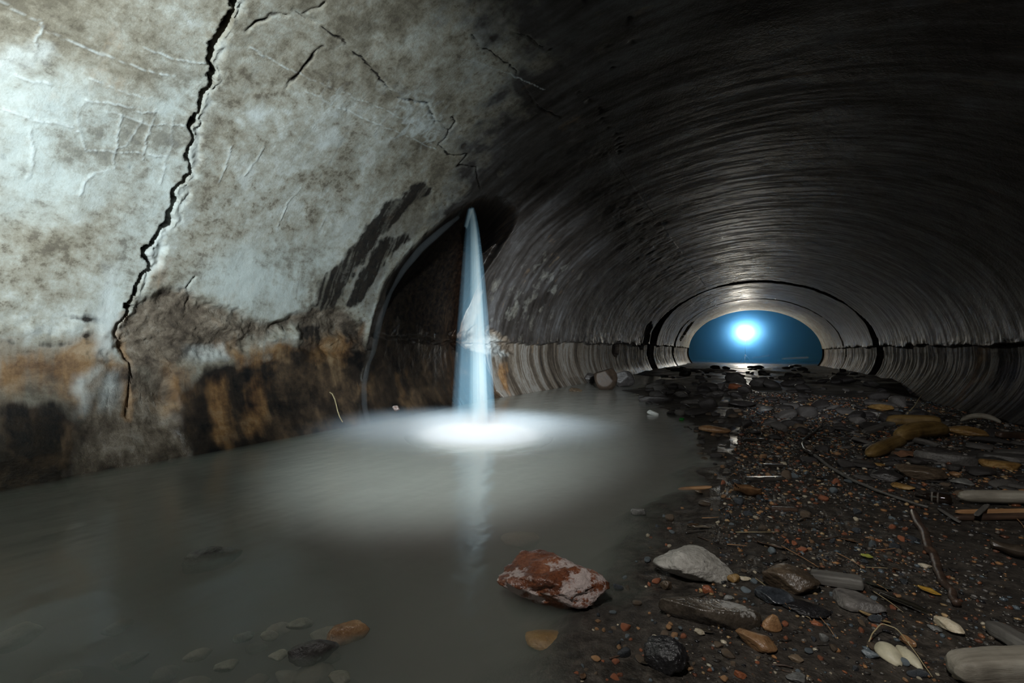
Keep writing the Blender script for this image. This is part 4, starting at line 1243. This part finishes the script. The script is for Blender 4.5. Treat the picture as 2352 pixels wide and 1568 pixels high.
def pod(label, px, py, lpx, wpx, rot, seed):
    g = ground_at(px, py); dd = depth_of(g); L, wd = lpx * dd / F, wpx * dd / F
    nu, nv = 26, 15
    u, q = np.meshgrid(np.linspace(0, 1, nu), np.linspace(-1, 1, nv), indexing='ij')
    ww = wd / 2 * np.sin(np.pi * (u * .94 + .03)) ** .7
    X = (u - .5) * L; Y = np.sin(q * 1.35) * ww + .12 * L * (u - .5) ** 2; Z = np.cos(q * 1.35) * ww * .9 + .02 * L * np.sin(3 * u)
    V = np.stack([X, Y, Z], -1).reshape(-1, 3)
    V2 = V * np.array([.98, .88, .86])
    m_ = len(V); Fc = grid_faces(nu, nv)
    rim = [i * nv for i in range(nu)] + [(nu - 1) * nv + j for j in range(1, nv)] + [i * nv + nv - 1 for i in range(nu - 2, -1, -1)] + [j for j in range(nv - 2, 0, -1)]
    fs = [tuple(k) for k in Fc] + [tuple(reversed([k + m_ for k in r_])) for r_ in Fc] + [(rim[k], rim[(k + 1) % len(rim)], rim[(k + 1) % len(rim)] + m_, rim[k] + m_) for k in range(len(rim))]
    o = new_obj('seed_pod', np.vstack([V, V2]), fs, mat_plain('pale_pod', (.5, .46, .33), .5, .2))
    o.location = (g[0], g[1], g[2] + .001); o.rotation_euler = (.2, .1, face_cam(g, rot))
    tag(o, label, 'seed pod')


pod('pale curled pod half, the broader of the two lying side by side', 2040, 1506, 74, 50, -1.05, 1)
pod('pale curled pod half, the narrower of the two lying side by side', 2086, 1512, 76, 32, -.95, 2)

# bottle, terracotta shard, white plastic, green glass
BT = empty('bottle'); g = ground_at(2146, 1152); BT.location = (g[0], g[1], g[2] + .012); BT.rotation_euler = (0, 0, face_cam(g, -.08))
tag(BT, 'shiny dark brown bottle half sunk in the bank beside the dry reed', 'bottle')
sc_ = depth_of(g) / F
M_BOT = mat_plain('dark_brown_glass', (.014, .009, .006), .08, .2)
v, f = tube_rings([(-8 * sc_, 0, 0), (0, 0, 0), (22 * sc_, 0, 0), (30 * sc_, 0, 0)], [9 * sc_, 13 * sc_, 13 * sc_, 10 * sc_], 24); new_obj('body', v, f, M_BOT, BT)
v, f = tube_rings([(-34 * sc_, 0, -.002), (-20 * sc_, 0, 0), (-8 * sc_, 0, 0)], [4 * sc_, 4.5 * sc_, 9 * sc_], 20); new_obj('neck', v, f, M_BOT, BT)
v, f = tube_rings([(-5 * sc_, 0, .000), (8 * sc_, 0, 0)], [11.6 * sc_, 13.4 * sc_], 20); new_obj('label_band', v, f, mat_plain('peeling_paper', (.16, .14, .12), .5), BT)
g = ground_at(2092, 1054); dd = depth_of(g) / F
aa = np.linspace(-1.25, 1.25, 24); yy = np.linspace(-1, 1, 10)
A2, Y2 = np.meshgrid(aa, yy, indexing='ij')
rr = 26 * dd * (1 + .05 * np.sin(9 * A2))
o_ = np.stack([np.sin(A2) * rr * 1.2, Y2 * 16 * dd * (1 - .25 * np.abs(A2) / 1.25), np.cos(A2) * rr * .7], -1).reshape(-1, 3)
i_ = o_ * np.array([.9, 1, .84]); m_ = len(o_); Fc = grid_faces(24, 10)
rim = [i * 10 for i in range(24)] + [230 + j for j in range(1, 10)] + [i * 10 + 9 for i in range(22, -1, -1)] + [j for j in range(8, 0, -1)]
o = new_obj('pottery_shard', np.vstack([o_, i_]), [tuple(k) for k in Fc] + [tuple(reversed([k + m_ for k in r_])) for r_ in Fc] + [(rim[k], rim[(k + 1) % len(rim)], rim[(k + 1) % len(rim)] + m_, rim[k] + m_) for k in range(len(rim))], mat_plain('terracotta', (.20, .10, .055), .6, .25), smooth=False)
o.location = (g[0], g[1], g[2] - .006); o.rotation_euler = (.15, .2, face_cam(g, .5))
tag(o, 'curved broken terracotta shard below the long ochre log', 'pottery shard')
g = ground_at(1500, 971); dd = depth_of(g) / F
p, f = rock_shape(888, 4, 10, 12, .06, .5)
o = new_obj('plastic_scrap', p * np.array([14, 7, 5]) * dd, f, mat_plain('white_plastic', (.72, .74, .70), .4, .1)); o.location = (g[0], g[1], max(g[2], 0) + 3 * dd); o.rotation_euler = (0, .3, face_cam(g, -.4))
tag(o, 'scrap of white plastic at the water margin left of the brick-shaped stone', 'plastic scrap')
g = ground_at(1566, 966); dd = depth_of(g) / F
p, f = rock_shape(889, 3, 8, 16, .02)
o = new_obj('glass_chip', p * np.array([6, 4, 4]) * dd, f, mat_plain('green_glass', (.01, .16, .02), .1, .1)); o.location = (g[0], g[1], g[2] + 3 * dd)
tag(o, 'bright green chip of glass above the brick-shaped stone', 'glass chip')
# small things caught on the left wall
for px, py, nm, lb, sz in ((905, 941, 'stone', 'small reddish stone lodged low in the side drain', .022),):
    P_ = wall_point(px, py, .02); p, f = rock_shape(901, 3, 9, 14, .1)
    o = new_obj(nm, p * np.array([sz * 1.4, sz, sz]), f, ST['red']); o.location = P_
    tag(o, lb, 'stone')
P_ = np.array([wall_point(748 + k * 5, 905 + k * 9 + (k * k) * .4, .035 + .01 * math.sin(k)) for k in range(7)])
v, f = tube_rings(P_ - P_[0], [.0035] * 7, 8); o = new_obj('root', v, f, WD['straw']); o.location = P_[0]
tag(o, 'thin pale root hanging on the dark left wall beside the side drain', 'root')

# ------------------------------------------------------------------ gravel too fine to count
def gravel():
    v, f = ICO[1]
    N = 24000
    xs = rng.uniform(-0.1, 2.0, N * 12); ys = 0.35 + 5.2 * rng.random(N * 12) ** 1.7
    keep = ~inside_poly(np.stack([xs, ys], -1), POOL) | (rng.random(len(xs)) < .10)
    sd_ = seg_dist(np.stack([xs, ys], -1), SHORE)[0]
    dens = np.clip(1.15 - sd_ * 0.55, .18, 1) * np.where((xs - 0.62 - 0.10 * (ys - .6) > .22) & (ys < 1.9), .12, 1)
    dens *= (0.35 + 1.3 * vnoise(xs * 4, ys * 4, 5))
    keep &= rng.random(len(xs)) < dens
    idx = np.where(keep)[0][:N]; xs, ys = xs[idx], ys[idx]; n = len(xs)
    dist = np.hypot(xs, ys)
    r = (0.0016 + 0.0044 * rng.random(n) ** 3) * np.clip(dist, .7, 4) ** .75
    z = bed(xs, ys)
    pal = np.array([(.03, .027, .025), (.05, .045, .04), (.02, .02, .022), (.07, .055, .04), (.10, .085, .07), (.16, .15, .14), (.20, .075, .035), (.26, .13, .055), (.08, .10, .115), (.42, .37, .28), (.30, .2, .1), (.12, .05, .03)])
    w_ = np.array([16, 14, 12, 12, 10, 7, 8, 6, 8, 3, 4, 6.]); ci = rng.choice(len(pal), n, p=w_ / w_.sum())
    c = pal[ci] * rng.uniform(.7, 1.3, (n, 1))
    an = rng.uniform(0, 6.28, n); sc3 = rng.uniform(.6, 1.25, (n, 3)) * np.array([1.1, .9, .6])
    vj = v[None] * (1 + .22 * rng.normal(size=(n, len(v), 1)).clip(-1.2, 1.2)) * sc3[:, None] * r[:, None, None]
    ca, sa = np.cos(an)[:, None], np.sin(an)[:, None]
    X = vj[..., 0] * ca - vj[..., 1] * sa + xs[:, None]; Y = vj[..., 0] * sa + vj[..., 1] * ca + ys[:, None]
    Z = vj[..., 2] + (z + r * .25)[:, None]
    V = np.stack([X, Y, Z], -1).reshape(-1, 3)
    Fc = (f[None] + (np.arange(n) * len(v))[:, None, None]).reshape(-1, 3)
    m = NT('wet_gravel'); m.bsdf(m.attr('col', True), 0.2, None, 0.6)
    o = new_obj('gravel', V, Fc, m.m, smooth=False, attrs={'col': np.repeat(c, len(v), 0)})
    tag(o, 'fine dark wet gravel strewn over the bank right of the pool', 'gravel', kind='stuff')


gravel()

SC.view_settings.view_transform = 'Standard'
SC.view_settings.look = 'None'
SC.view_settings.exposure = 0.0
SC.view_settings.gamma = 1.0
SC.cycles.use_light_tree = False
SC.cycles.volume_bounces = 1
SC.cycles.transparent_max_bounces = 24
SC.cycles.max_bounces = 4
SC.cycles.sample_clamp_indirect = 6.0
